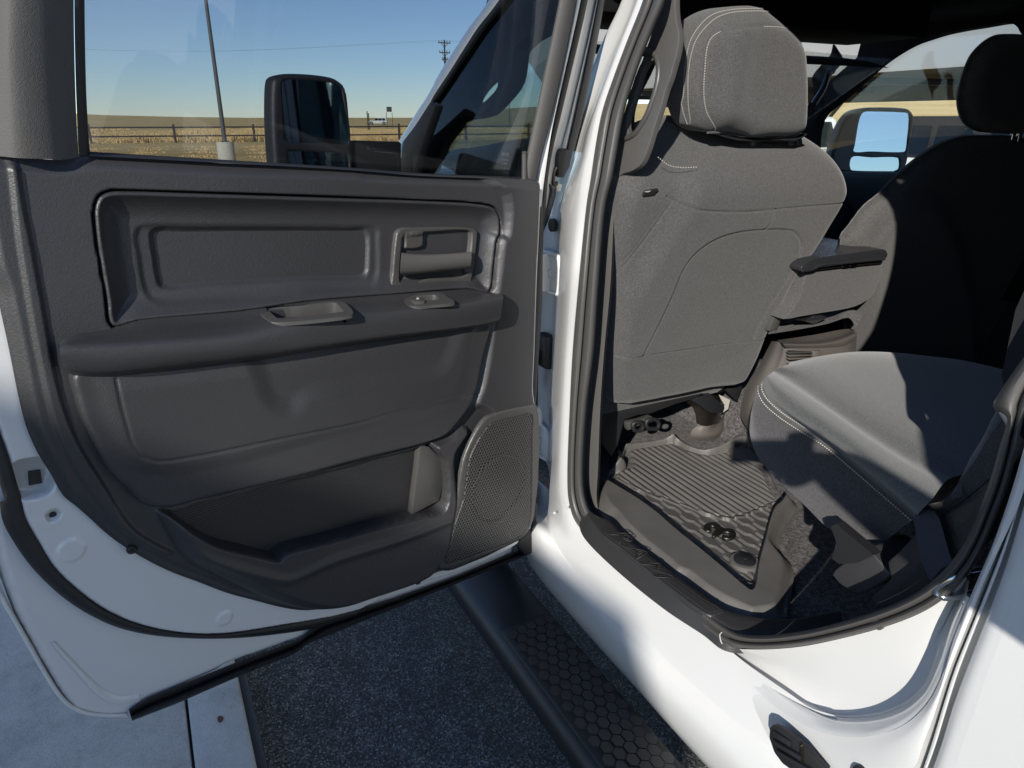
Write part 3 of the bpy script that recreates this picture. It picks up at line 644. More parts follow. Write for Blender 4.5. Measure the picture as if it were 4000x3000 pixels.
# flutes on the pocket's back wall: fine ribs kept in a material of their own
# speaker grille
gp = T("c6 1616,1322 1540,1335 1335,1388 1290,1430 1235,1510 1190,1595 1170,1659 d2 1440,5 1400,120 1345,330 1330,400 1400,380 1790,232 1835,180 1852,100 F 2076,1900 2077,1700")
GR = mat('grille_plastic', (.035, .034, .032), .45)
_mp = N(GR, 'ShaderNodeMapping'); _tc = N(GR, 'ShaderNodeTexCoord'); L(GR, _tc.outputs['UV'], _mp.inputs[0])
def hexuv(m):
    """round perforations in a hexagonal lattice"""
    def math_(op, a, b=None, c=None):
        n = N(m, 'ShaderNodeMath', operation=op)
        for i, v in enumerate((a, b, c)):
            if v is None: continue
            if isinstance(v, (int, float)): n.inputs[i].default_value = v
            else: L(m, v, n.inputs[i])
        return n.outputs[0]
    sp = N(m, 'ShaderNodeSeparateXYZ'); L(m, _mp.outputs[0], sp.inputs[0]); x, y = sp.outputs[0], sp.outputs[1]
    P_ = .0082; q = P_ * math.sqrt(3)
    def cell(ox, oy):
        fx = math_('SUBTRACT', math_('FRACT', math_('ADD', math_('DIVIDE', x, P_), ox)), .5); fy = math_('SUBTRACT', math_('FRACT', math_('ADD', math_('DIVIDE', y, q), oy)), .5)
        fx = math_('MULTIPLY', fx, P_); fy = math_('MULTIPLY', fy, q); return math_('SQRT', math_('ADD', math_('MULTIPLY', fx, fx), math_('MULTIPLY', fy, fy)))
    return math_('MINIMUM', cell(0, 0), cell(.5, .5)), math_
_h, _m = hexuv(GR)
_s = N(GR, 'ShaderNodeMapRange'); _s.inputs[1].default_value = .0024; _s.inputs[2].default_value = .0032; L(GR, _h, _s.inputs[0])
_hx = N(GR, 'ShaderNodeTexVoronoi'); _hx.feature = 'DISTANCE_TO_EDGE'; _hx.inputs['Scale'].default_value = 38; _hx.inputs['Randomness'].default_value = .25; L(GR, _mp.outputs[0], _hx.inputs['Vector'])
L(GR, ramp(GR, _s.outputs[0], [(0, (.003, .003, .003)), (1, (.052, .050, .048))]), base(GR)); bump(GR, _s.outputs[0], .0012)
def set_uv(o, pl):
    me = o.data; uvl = me.uv_layers.new(name='uv'); co_ = np.array([v.co for v in me.vertices]) - pl.O
    vi = np.array([l.vertex_index for l in me.loops]); uvl.data.foreach_set('uv', np.stack([co_[vi] @ pl.U, co_[vi] @ pl.V], 1).ravel())
Tg = T0.off(.0262)
relief('speaker_bezel', T0.off(.0225), SPK, SMOOTHP, door, res=.003, thick=.01, edge=.003, smo=3, sharp=0)
gr = relief('speaker_grille', Tg, gp, GR, door, res=.004, thick=.004, smo=4, extra=lambda Q, h, d: h + .003 * np.exp(-((np.linalg.norm(Q - Tg.uv((1950, 1900)), axis=1) - .085) / .004) ** 2) + .004 * sst(.1, .0, np.linalg.norm(Q - Tg.uv((1950, 1900)), axis=1)))
set_uv(gr, Tg)
# pocket back with fine ribs
RIB = mat('ribbed_plastic', (.018, .018, .019), .45)
_w = N(RIB, 'ShaderNodeTexWave'); _w.wave_type = 'BANDS'; _w.bands_direction = 'Z'; _w.inputs['Scale'].default_value = 60; _w.inputs['Distortion'].default_value = .6; _w.inputs['Detail'].default_value = 1; L(RIB, co(RIB), _w.inputs[0]); bump(RIB, _w.outputs[0], .0004)
prism('pocket_back', T0.off(-.018), T("c5 1000,1520 2212,1400 c6 900,1500 905,1640 d2 1240,60 900,200 300,360 100,380 d1 1700,400 1400,330 1150,220 960,50"), .004, RIB, door)
prism('pocket_end', T0.off(.002), T("c6 880,1560 962,1640 f0 961,1032 949,1082 890,1112 903,1010 908,960"), .02, SMOOTHP, door, bev=.002)
# armrest: lofted along its length
def cv(pl, s): return pl.pts(T(s))
ar = loft('armrest', [
    cv(T0.off(-.006), "c5 362,700 385,665 440,642 690,598 860,545 1500,487 2212,430 c6 0,505 600,456 1000,430 1160,420 1310,440 1398,452"),
    cv(T0.off(.014), "c5 366,704 392,678 460,655 700,622 860,590 1500,540 2212,478 c6 0,548 600,500 1000,468 1160,455 1310,452 1404,456"),
    cv(T0.off(.052), "c5 368,712 400,692 480,680 700,672 1000,650 1500,605 2212,535 c6 0,600 600,560 1000,522 1200,495 1330,470 1409,462"),
    cv(T0.off(.066), "c5 368,725 410,712 500,712 700,708 1000,690 1500,645 2212,575 c6 0,655 600,600 1000,555 1200,528 1340,500 1411,482"),
    cv(T0.off(.070), "c5 370,770 412,775 500,785 700,790 1000,765 1500,710 2212,630 c6 0,730 600,660 1000,610 1200,582 1340,556 1405,545"),
    cv(T0.off(.062), "c5 385,835 425,855 500,866 700,868 1200,815 1700,755 2212,688 c6 0,845 600,755 1000,706 1200,680 1330,655 1388,638"),
    cv(T0.off(.046), "c5 395,852 440,872 520,886 700,886 1200,830 1700,770 2212,700 c6 0,860 600,768 1000,718 1200,690 1320,668 1372,650"),
    cv(T0.off(.018), "c5 405,868 460,898 560,908 700,908 1200,848 1700,785 2212,714 c6 0,874 600,782 1000,728 1200,700 1310,682 1350,668")],
    TRIM, door, nu=260, nv=8)
# closed end cap at the hinge side is formed by the converging loft
def cuthole(o, pl, P):
    bm = bmesh.new(); bm.from_mesh(o.data); po = pl.uvs(P); c0 = po.mean(0); po = c0 + (po - c0) * 1.06
    cs = np.array([tuple(f.calc_center_median()) for f in bm.faces]) - pl.O; uv = np.stack([cs @ pl.U, cs @ pl.V], 1); ins = inside(uv, po) & (np.abs(cs @ pl.N) < .03)
    bm.faces.ensure_lookup_table(); bmesh.ops.delete(bm, geom=[bm.faces[k] for k in np.nonzero(ins)[0]], context='FACES'); bm.to_mesh(o.data); bm.free()
# pull cup and switch on the armrest top
At = Plane(T0.off(.034).p3(T('c5 1880,505')[0]), np.array([0, 0, 1.]) + DN * .12, DU)
CUPI = T("c5 1648,492 1850,475 2050,452 2075,458 2122,508 1900,535 1712,550"); cuthole(ar, At, CUPI)
def ringtray(name, pl, outer, inner_, m, par, dep, h=.004, slope=.25):
    """rim with a sunk tray"""
    O_ = catmull(pl.uvs(outer), 4, True); I_ = pl.uvs(inner_)
    O_ = resample(np.vstack([O_, O_[:1]]), 49)[:-1]; I_ = resample(np.vstack([I_, I_[:1]]), 49)[:-1]
    k = np.argmin(np.linalg.norm(I_ - O_[0], axis=1)); I_ = np.roll(I_, -k, 0)
    c = I_.mean(0); F_ = c + (I_ - c) * (1 - slope)
    rows = [(O_, -.004), (O_ * .98 + O_.mean(0) * .02, h), (I_ * .97 + O_ * .03, h), (I_, h * .6), (F_, -dep)]
    V = []; Fc = []; n = 48
    for P_, z in rows: V += [pl.w(a, b, z) for a, b in P_]
    for i in range(len(rows) - 1):
        for j in range(n): Fc.append((i * n + j, i * n + (j + 1) % n, (i + 1) * n + (j + 1) % n, (i + 1) * n + j))
    Fc.append(tuple(range(4 * n, 5 * n))); return mesh(name, V, Fc, m, par, True, 25)
ringtray('pull_cup', At, T("c5 1578,488 1600,475 1900,455 2080,442 2130,452 2186,520 2160,532 1900,565 1700,578 1670,574"), T("c5 1648,492 1850,475 2050,452 2075,458 2122,508 1900,535 1712,550"), SMOOTHP, door, .034, h=.0025, slope=.06)
Aw = Plane(T0.off(.036).p3(T('c6 840,505')[0]), np.array([0, 0, 1.]) + DN * .12, DU)
cuthole(ar, Aw, T("c6 735,490 780,480 900,470 930,476 950,503 900,509 775,515"))
sw_ = ringtray('window_switch_bezel', Aw, T("c6 625,480 640,472 880,452 965,455 1010,480 1066,518 1050,530 900,545 770,556 725,545"), T("c6 735,490 780,480 900,470 930,476 950,503 900,509 775,515"), SMOOTHP, door, .012, h=.002, slope=.05)
prism('window_switch', Aw.off(.007), T("c6 742,492 830,480 852,498 845,512 775,518"), .010, SMOOTHP, sw_, bev=.002)
ico = prism('window_symbol', Aw.off(.0076), T("c6 784,487 800,483 808,490 801,495 788,494"), .0004, mat('white_print', (.45, .45, .44), .7), sw_)
# inner door handle
bz = T("c6 613,462 618,300 632,120 645,25 c2 870,1440 895,1412 1000,1405 1330,1408 1366,1425 c6 1228,30 1220,120 1190,330 1163,412 900,430")
Hn = T0.off(-.012)
cupP = T("c6 686,30 705,15 900,2 1150,-10 1190,5 1195,60 1180,200 1165,310 1110,345 880,356 800,380 690,388 662,370 660,330 668,200")
bez = relief('handle_bezel', Hn, bz, SMOOTHP, door, res=.0016, thick=.012, edge=.003, smo=3, sharp=0, feats=[
    ('in', cupP, -.024, .012), ('in', T("c6 690,25 860,15 866,100 840,150 690,155 686,90"), .022, .012), ('in', T("c6 670,330 830,318 835,350 790,375 700,380 672,365"), .018, .01)])
lev = loft('pull_lever', [cv(Hn.off(.006), "c6 682,158 700,162 830,172 1000,168 1182,152"), cv(Hn.off(.022), "c6 678,170 700,172 830,180 1000,174 1184,160"),
    cv(Hn.off(.030), "c6 672,230 700,235 830,240 1000,232 1182,215"), cv(Hn.off(.024), "c6 668,300 700,302 830,298 990,280 1176,262"), cv(Hn.off(.004), "c6 668,318 700,318 830,306 990,292 1172,274"), cv(Hn.off(-.006), "c6 675,300 700,300 830,290 990,280 1172,262")], mat('lever_plastic', (.085, .080, .074), .42), bez, nu=40, nv=4)
c_ = Hn.off(-.020).p3(T('c6 966,112')[0]); tube('lock_knob', [c_, c_ + DN * .006], .011, SMOOTHP, bez, seg=20, sub=False)
# screws
for s_ in ('d1 815,312', 'd2 1160,508', 'c5 10,60'):
    c_ = T0.off(-.006).p3(T(s_)[0]); tube('screw', [c_ - DN * .004, c_ + DN * .0, c_ + DN * .003], lambda q: .0085 if q < .6 else .006, RUBD, door, seg=16, sub=False); tube('screw_socket', [c_ + DN * .003, c_ + DN * .0035], .003, DKMETAL, door, seg=6, sub=False)
# hinge side edge: white flange and black seal
def vstrip(name, offs, xs, m, par=door, pl=T0): return loft(name, [pl.off(o_).pts(x_) for o_, x_ in zip(offs, xs)], m, par, nu=60, nv=3)
eR = T("c2 1742,1125 F 2103,760 2098,900 2090,1063 2079,1388 2074,1529 2083,1600 2082,1800 2076,1977 2062,2090")
def shx(P, a): return [(x + a, y) for x, y in P]
vstrip('hinge_flange', (-.02, -.026, -.04), (shx(eR, -6), shx(eR, 6), shx(eR, 9)), PAINT)
eK = T("F 2125,700 2120,760 c6 1702,0 1697,150 1692,500 1668,900 1652,1200 1642,1300 F 2088,1700 2084,1977 2070,2090")
vstrip('hinge_seal', (-.034, -.036, -.05), (shx(eR, 8), [(a[0] * .5 + b[0] * .5, a[1] * .5 + b[1] * .5) for a, b in zip(resample(shx(eR, 8), 12), resample(eK, 12))], eK), RUBD)
# lower hinge-side corner boot
tube('corner_seal', T0.off(-.03).pts(T("F 2086,1960 d2 1868,60 1868,140 1855,200 1800,255 1760,262")), .010, RUBD, door, seg=10)
prism('seal_end', T0.off(-.015), T("d2 1790,230 1850,180 1868,250 1862,335 1828,350 1790,300"), .03, RUBD, door, bev=.004)
# ---- upper frame: tumblehome leaned plane through the belt ----
BO = T0.p3((1400, 661)); lean = R(13)
gv = np.array([0, 0, 1.]) * math.cos(lean) + DN * math.sin(lean); GN = np.cross(DU, gv); GN /= np.linalg.norm(GN)
if GN @ DN < 0: GN = -GN
GP = Plane(BO - DN * .035, GN, DU); GF = GP.off(.02)
gl = prism('window_glass', GP, T("F 300,640 330,-120 2215,-120 c2 1875,-10 1740,660 1640,1130 F 1400,700"), .005, GLASS, door)
fr_in = T("F 326,-150 c1 518,0 522,300 530,600 548,900 560,985"); fr_o = T("F -150,-150 c1 -260,0 -260,500 -250,970 -100,980")
loft('rear_window_frame', [GF.off(-.02).pts(T("F 326,-150 c1 520,0 524,300 532,600 550,900 558,975")), GF.off(-.002).pts(T("F 326,-150 c1 515,0 519,300 527,600 545,900 552,975")), GF.off(.0).pts(T("F 290,-150 c1 458,0 462,300 470,600 484,900 490,975"))], RUBD, door, nu=30, nv=3)
loft('frame_garnish', [GF.off(.002).pts(T("F 288,-150 c1 455,0 459,300 467,600 481,900 488,972")), GF.off(.022).pts(T("F 220,-150 c1 345,0 350,300 362,600 385,850 395,985")), GF.off(.032).pts(T("F 150,-150 c1 240,0 245,300 255,600 275,850 290,982")), GF.off(.034).pts(T("F 40,-150 c1 70,0 60,300 80,600 95,850 105,975")), GF.off(.022).pts(T("F -10,-150 c1 0,0 0,300 5,600 15,850 20,966")), GF.off(.0).pts(T("F -80,-150 c1 -90,0 -100,300 -100,600 -95,850 -90,962"))], CLOTHTRIM, door, nu=40, nv=4)
def bandG(name, offs, xs, m): return loft(name, [GP.off(o_).pts(T('F ' + x_)) for o_, x_ in zip(offs, xs)], m, door, nu=50, nv=4)
bandG('front_window_garnish', (.0, .016, .024, .020, .0), ("2210,-150 2184,0 2098,415 2050,640 2038,700", "2216,-150 2190,0 2105,415 2057,640 2046,700", "2245,-150 2218,0 2130,415 2078,640 2066,702", "2270,-150 2245,0 2157,415 2100,640 2086,704", "2276,-150 2251,0 2163,415 2106,640 2092,706"), CLOTHTRIM)
bandG('door_frame_edge', (.0, .006, .004, -.03), ("2274,-150 2249,0 2160,415 2104,640 2090,712", "2278,-150 2254,0 2166,415 2110,640 2098,712", "2294,-150 2268,0 2177,415 2130,640 2112,820 2096,1100", "2296,-150 2270,0 2179,415 2132,640 2114,820 2098,1100"), PAINT)
bandG('frame_rubber', (-.012, -.004, -.008, -.03), ("2292,-150 2266,0 2175,415 2128,640 2110,830 2100,1000", "2302,-150 2275,0 2184,415 2136,640 2118,830 2106,1000", "2318,-150 2294,0 2197,415 2146,640 2126,830 2112,1000", "2322,-150 2297,0 2200,415 2149,640 2130,830 2116,1000"), RUBD)
bandG('outer_frame_face', (-.03, -.045, -.06), ("2318,-150 2292,0 2195,415 2144,640 2126,830", "2336,-150 2312,0 2222,415 2172,600 2140,800", "2356,-150 2332,0 2240,415 2196,585 2160,800"), PAINT)
bandG('outer_frame_rib', (-.052, -.044, -.056), ("2352,-150 2330,0 2236,415 2192,585", "2352,-150 2333,0 2240,415 2205,585", "2362,-150 2340,0 2256,415 2216,585"), PAINT)  # narrow raised strip in the same white paint as the frame
bandG('pillar_applique', (-.054, -.042, -.044, -.07), ("2360,-150 2338,0 2254,415 2214,585", "2362,-150 2340,0 2257,415 2217,585", "2385,-150 2360,0 2282,415 2240,590", "2386,-150 2362,0 2284,415 2242,590"), BAR)
Gb = GP.off(-.045)
prism('applique_bracket', Gb.off(.012), T("d7 985,285 1060,280 1120,300 1085,500 1050,560 1030,600 1010,650 925,640 940,600 935,400 945,330"), .02, BAR, door, bev=.003)
tube('bracket_clip', Gb.pts(T("d7 930,470 880,560 865,640 870,720 910,720")), .006, DKMETAL, door, seg=8)
prism('bracket_tab', Gb, T("d7 905,700 990,730 960,830 910,820"), .008, CHROME, door, bev=.002)
loft('check_cover', [Gb.off(-.01).pts(T("d7 760,780 770,900 745,1100 735,1350")), Gb.off(.008).pts(T("d7 810,720 850,800 800,1000 745,1340")), Gb.off(-.006).pts(T("d7 910,830 880,950 820,1150 742,1350"))], BAR, door, nu=20, nv=5)
# lock pin and glass seal
bp = T0.off(-.012).p3(T('c2 1655,1112')[0])
tube('lock_pin', [bp, bp + np.array([0, 0, .05]), bp + np.array([0, 0, .052]), bp + np.array([0, 0, .055]), bp + np.array([0, 0, .0555]), bp + np.array([0, 0, .060]), bp + np.array([0, 0, .0625])], lambda q: .0058 if q < .4 or .45 < q < .6 or .7 < q < .9 else (.0048 if q < .9 else .003), SMOOTHP, door, seg=14, sub=False)
tube('lock_pin_collar', [bp - np.array([0, 0, .004]), bp + np.array([0, 0, .004])], .012, TRIM, door, seg=18, sub=False)
loft('glass_seal', [GP.off(.006).pts(T("c1 550,935 2212,1038 c2 1000,1068 1630,1092")), GP.off(.012).pts(T("c1 550,945 2212,1047 c2 1000,1078 1630,1100")), T0.off(-.004).pts(T("c1 548,962 2212,1053 c2 1000,1085 1640,1108"))], RUBD, door, nu=30, nv=3)
# ---- cab side: jamb, rocker, quarter ---------------------------------
YB = -.86
SEALO = T("F 2552,-150 2513,0 2449,164 2399,298 2354,433 2327,572 2309,696 2292,800 2260,1116 2238,1370 2226,1600 2217,1871 2222,1953 2241,2023 2284,2083 2317,2110 2480,2240 2642,2370 2794,2490 2854,2522 2963,2534 3125,2523 3288,2491 3451,2447 3581,2398 3668,2350 3749,2279 3804,2208 3858,2100 3885,2032 3928,1924 3966,1788 4000,1625")
SEALI = T("F 2625,-150 2598,0 2548,124 2498,249 2440,430 2408,600 2391,696 2365,800 2336,1116 2318,1370 2290,1600 2276,1850 2282,1930 2298,1985 2325,2035 2360,2075 2520,2205 2700,2345 2850,2455 2895,2474 2972,2482 3120,2468 3270,2434 3426,2386 3546,2334 3628,2282 3700,2212 3750,2148 3800,2058 3826,1990 3864,1886 3900,1760 3932,1612")
UPR = [(4035, 1400), (4060, 1150), (4068, 900), (4064, 600), (4030, 300), (3960, 60), (3850, -120), (3650, -230)]
UPRI = [(3992, 1400), (4015, 1150), (4022, 900), (4018, 600), (3985, 300), (3915, 80), (3815, -90), (3630, -190)]
def proj(q):
    v = np.array(q, float) - CAM; fw = hv * math.cos(PITCH) + np.array([0, 0, -math.sin(PITCH)]); up = hv * math.sin(PITCH) + np.array([0, 0, math.cos(PITCH)]); k = v @ fw
    return (CX + FPX * (v @ rv) / k, CY - FPX * (v @ up) / k)
def uprail(dx, dz): return [proj((x + dx, YB - .17 * max(0, z - 1.5), z + dz)) for x, z in ((.385, 1.52), (.365, 1.62), (.345, 1.75), (.34, 1.90), (.36, 2.05), (.43, 2.15), (.58, 2.195), (.8, 2.20))]
UPR, UPRI = uprail(0, 0), uprail(.045, -.045)
def tum(y, P, k=.17):
    """side plane with tumblehome above z=1.55"""
    out = []
    for p in P:
        q = YP(y).p3(p)
        if q[2] > 1.5:
            for _ in range(4): q = YP(y - k * max(0, q[2] - 1.5)).p3(p)
        out.append(q)
    return np.array(out)
def jl(P, a): return mixp2(P, a)
body = loft('opening_flange', [tum(YB, SEALO + UPR), tum(YB + .004, [(a[0] * .8 + b[0] * .2, a[1] * .8 + b[1] * .2) for a, b in zip(SEALO + UPR, SEALI + UPRI)]), tum(YB - .05, SEALI + UPRI)], PAINT, truck, nu=200, nv=2)
body.name = 'cab_body'
cabp = body
def msh(P, Q, t): 
    P = resample(P, 90); Q = resample(Q, 90); return [tuple(a * (1 - t) + b * t) for a, b in zip(P, Q)]
SO, SI = SEALO + UPR, SEALI + UPRI
n_ = 160
PO, PI_ = tum(YB, SO), tum(YB, SI)
def srow(t, dy): P = np.array(SO) * (1 - t) + np.array(SI) * t; return tum(YB + dy, [tuple(p) for p in P])
loft('opening_seal', [srow(-.02, -.004), srow(.02, .010), srow(.22, .017), srow(.40, .010), srow(.45, .002), srow(.50, .012), srow(.72, .017), srow(.95, .006), srow(1.0, -.02)], RUBBER, cabp, nu=n_ * 2, nv=3)
# front jamb: outer face of the pillar flowing into the rocker
J0 = T("F 2552,-150 2513,0 2449,164 2399,298 2354,433 2327,572 2309,696 2292,800 2260,1116 2238,1370 2226,1600 2217,1871 2222,1953 2241,2023 2284,2083 2317,2110 2480,2240 2642,2370 2794,2490 2900,2580 3100,2720 3160,2762 3260,2795")
J1 = T("F 2532,-150 2488,0 2424,164 2374,298 2329,433 2297,572 2270,696 2258,800 2228,1116 2208,1370 2194,1600 2184,1871 2190,1975 2210,2060 2250,2130 2290,2170 2450,2310 2610,2450 2790,2590 2930,2700 3080,2810 3200,2860 3330,2880")
J2 = T("F 2518,-150 c3 600,0 500,250 400,450 300,700 F 2292,497 2262,620 2208,760 2196,830 2184,1116 2166,1370 2156,1560 2150,1780 2140,1950 2150,2060 2185,2140 2235,2210 2385,2360 2540,2510 2700,2660 2850,2790 3020,2930 3160,3050 3260,3140")
J3 = T("F 2500,-150 2478,0 2420,150 2370,260 2325,380 2270,500 2235,620 2196,760 2180,830 2160,1116 2140,1370 2125,1560 2110,1780 2090,1980 2100,2080 2130,2165 2185,2235 2335,2400 2480,2560 2630,2720 2780,2860 2930,3010 3060,3140 3150,3230")
J4 = T("F 2490,-150 2460,0 2395,150 2340,270 2290,380 2235,510 2200,640 2165,760 2145,850 2120,1116 2100,1370 2090,1560 2080,1780 2065,1980 2055,2110 2065,2165 2120,2245 2300,2450 2480,2640 2640,2810 2770,2940 2890,3060 2990,3170 3060,3250")
J5 = T("F 2470,-150 2430,0 2360,150 2310,270 2260,390 2205,520 2170,650 2135,770 2110,860 2095,1116 2080,1370 2072,1560 2066,1780 2058,1980 2050,2120 2060,2185 2110,2260 2290,2470 2480,2680 2650,2870 2790,3020 2900,3130 3000,3230 3060,3290")
def dsh(P, ya, yb, z0=.74, z1=.86):
    """side plane that sinks from yb (sill) to ya (pillar) with height"""
    out = []
    for p in catmull(P, 4):
        y = ya
        for _ in range(6):
            z = YP(y).p3(p)[2]; f = float(sst(z0, z1, z)); y = yb * (1 - f) + (ya - .17 * max(0, z - 1.5)) * f
        out.append(YP(y).p3(p))
    return np.array(out)
loft('pillar_and_sill', [tum(YB - .004, J0), dsh(J1, YB - .004, YB + .012), dsh(J2, YB - .062, YB + .016), dsh(mixp(J2, J3, .22), YB - .085, YB + .02), dsh(J3, YB - .10, YB + .035), dsh(J4, YB - .105, YB + .03), dsh(J5, YB - .11, YB + .01), dsh(J5, YB - .12, YB - .04)], PAINT, cabp, nu=150, nv=4, sharp=60)
# rocker: lower outer skin under the jamb
RK0 = T("F 2050,2120 2060,2178 2110,2248 2290,2455 2480,2655 2650,2840 2790,2985 2860,3060 2960,3160")
RK1 = T("F 2048,2130 2062,2186 2120,2262 2310,2470 2500,2670 2680,2865 2810,3005 2880,3080 2980,3180")
# rocker from seal corner to lower edge, aligned with the sill
s0 = T("F 2317,2110 2480,2240 2642,2370 2794,2490 2900,2580 3100,2720 3160,2762 3260,2795")
s1 = T("F 2290,2172 2450,2310 2610,2450 2790,2590 2930,2700 3080,2810 3200,2860 3330,2880")
s2 = T("F 2240,2190 2390,2330 2560,2490 2740,2650 2900,2790 3060,2930 3160,3020 3260,3120")
s3 = T("F 2190,2200 2340,2365 2500,2530 2660,2690 2810,2840 2950,2980 3080,3110 3180,3210")
s4 = T("F 2090,2180 2260,2370 2420,2545 2580,2715 2730,2870 2850,2995 2960,3110 3050,3210")
s5 = T("F 2066,2178 2225,2362 2395,2550 2565,2735 2700,2875 2822,3005 2920,3110 3010,3210")
# quarter jamb below and behind the opening
q0 = T("d5 0,742 100,790 300,804 600,784 900,724 1200,644 1440,554 1600,464 1750,334 1850,204 1950,4 F 3889,2020 3932,1912 3970,1776 4006,1600 4040,1380")
q1 = T("d5 -60,760 80,870 220,980 400,1080 560,1150 700,1210 830,1262 F 3370,2760 3500,2700 3620,2590 d5 1560,780 1660,500 1760,280 F 3860,2060 3940,1790 4040,1450")
qm = T("d5 -20,752 160,1000 400,1160 600,1270 750,1300 1000,1275 1250,1230 1420,1170 1540,1110 1610,960 1680,740 1740,500 1800,280 1900,100 F 3900,2020 3990,1750 4080,1450")
qo = T("d5 -300,640 -100,890 200,1130 420,1270 600,1365 800,1415 1000,1435 1200,1420 1380,1330 1500,1200 1600,1000 1660,780 1740,500 1830,260 1920,60 F 3925,1985 4010,1720 4100,1440")
def al(P, k=60): return resample(catmull(P, 4), k)
def byfrac(P, fr): 
    P = catmull(P, 6); s = np.r_[0, np.cumsum(np.linalg.norm(np.diff(P, axis=0), axis=1))]; s /= s[-1]; return [tuple(np.array([np.interp(f, s, P[:, 0]), np.interp(f, s, P[:, 1])])) for f in fr]
qa = T("d5 -20,742 100,792 300,806 600,786 900,726 1200,646 1440,556 1600,466 1750,336 1850,206 1950,6")
qb = T("d5 60,800 230,930 440,1050 650,1170 830,1262 1080,1262 1300,1190 1450,1030 1570,800 1680,520 1800,300")
qb2 = T("d5 20,800 210,955 430,1090 640,1200 830,1282 1100,1285 1340,1210 1505,1060 1600,840 1690,560 1815,310")
qc = T("d5 -120,850 100,1030 330,1190 560,1310 800,1385 1050,1405 1290,1330 1470,1190 1600,960 1680,720 1800,420")
qd = T("d5 -150,880 80,1060 310,1225 550,1345 790,1418 1060,1435 1320,1360 1500,1210 1625,980 1700,740 1820,430")
YQ = YB
def rmp(c, dy=.045, f=.5, n=160):
    c = resample(catmull(c, 5), n); k = np.clip(1 - np.arange(n) / (n * f), 0, 1); k = k * k * (3 - 2 * k); c[:, 1] -= dy * k; return c
loft('quarter_jamb', [tum(YQ - .004, qa), tum(YQ - .02, [(a[0] * .5 + b[0] * .5, a[1] * .5 + b[1] * .5) for a, b in zip(qa, qb)]), tum(YQ - .024, qb), tum(YQ - .018, qb2), rmp(tum(YQ + .018, [(a[0] * .5 + b[0] * .5, a[1] * .5 + b[1] * .5) for a, b in zip(qb2, qc)]), .030), rmp(tum(YQ + .030, qc)), rmp(tum(YQ + .034, qd))], PAINT, cabp, nu=110, nv=5, sharp=60)
# outer skin around it: lower rocker corner and cab corner with hem strips
Yo = YB + .036
oa = T("d5 -155,880 75,1062 308,1228 550,1348 790,1421 1060,1438 1322,1363 1503,1212 1628,981 1703,741 1823,431 1990,40 F 3960,1890 4030,1640 4110,1380")
ob = T("d5 -330,860 -200,1140 60,1400 420,1700 800,1850 1200,1850 1420,1660 1480,1500 1560,1290 1650,1020 1800,640 1960,240 F 3985,1960 4060,1700 4140,1400")
loft('cab_corner_skin', [rmp(tum(Yo, oa)), rmp(tum(Yo + .005, [(a[0] * .7 + b[0] * .3, a[1] * .7 + b[1] * .3) for a, b in zip(oa, ob)])), rmp(tum(Yo + .003, ob))], PAINT, cabp, nu=100, nv=4, smu=0)
def hst(name, xs, dys, m): return loft(name, [tum(Yo + d_, T('d5 ' + x_)) for x_, d_ in zip(xs, dys)], m, cabp, nu=40, nv=4)
HS = ["1405,1700 1480,1500 1560,1290 1650,1020 1800,640 1960,240 2050,0 2150,-300 2240,-600", "1480,1700 1555,1480 1640,1200 1720,950 1860,600 2010,220 2090,0 2180,-300 2262,-600", "1500,1700 1575,1490 1660,1210 1740,960 1880,600 2030,220 2105,0 2195,-300 2275,-600",
      "1545,1700 1620,1490 1700,1230 1790,980 1935,610 2080,220 2150,0 2235,-300 2310,-600", "1590,1700 1650,1520 1750,1240 1840,980 1990,600 2130,200 2200,0 2280,-300 2350,-600", "1700,1700 1760,1520 1860,1240 1940,1000 2080,620 2220,220 2290,0 2370,-300 2440,-600"]
hst('cab_edge_ledge', HS[:2], (.003, -.02), PAINT)
hst('cab_edge_hem', [HS[1], HS[1], HS[2], HS[2]], (-.03, .0, .0, -.012), PAINT)
hst('cab_gap_channel', HS[2:4], (-.012, -.018), PAINT)
hst('bed_edge', [HS[3], HS[3], HS[4], HS[5]], (-.02, .004, .010, .012), PAINT)
far_ = ["1700,1700 1760,1520 1860,1240 1940,1000 2080,620 2220,220 2290,0 2370,-300 2440,-600", "2600,2300 2700,2100 2800,1900 2900,1600 3000,1200 3100,800 3200,400 3300,0 3400,-400"]
hst('rear_quarter_skin', far_, (.012, .016), PAINT)
tube('sealer_bead', tum(YQ - .0185, T("d5 820,1283 1000,1290 1200,1265 1350,1205 1440,1160 1520,1120")), .0012, PAINT, cabp, seg=6)
# striker loop
stp = tum(YB - .01, T("d5 1850,265 1800,248 1770,262 1665,335 1660,365 1700,395 1800,430"))
tube('door_striker', [stp[0] + [0, -.02, 0], stp[1] + [0, .01, 0], stp[2] + [0, .018, 0], stp[3] + [0, .022, 0], stp[4] + [0, .022, 0], stp[5] + [0, .02, 0], stp[6] + [0, -.02, 0]], .0052, CHROME, cabp, seg=12)
# small plugs in the seal
for s_ in ('d5 1160,625',): 
    c_ = tum(YB + .006, T(s_))[0]; tube('seal_plug', [c_ - [0, .004, 0], c_ + [0, .0015, 0]], .008, RUBBER, cabp, seg=18, sub=False)
tube('seal_joint', tum(YB + .018, T("d5 35,682 22,700 28,740 38,765")), .0012, THREAD, cabp, seg=6)
for s_ in ('d3 213,708', 'd3 117,745'):
    c_ = tum(YB + .014, T(s_))[0]; tube('drain_plug', [c_ - [0, .003, 0], c_ + [0, .001, 0]], .0035, PAINT, cabp, seg=12, sub=False)
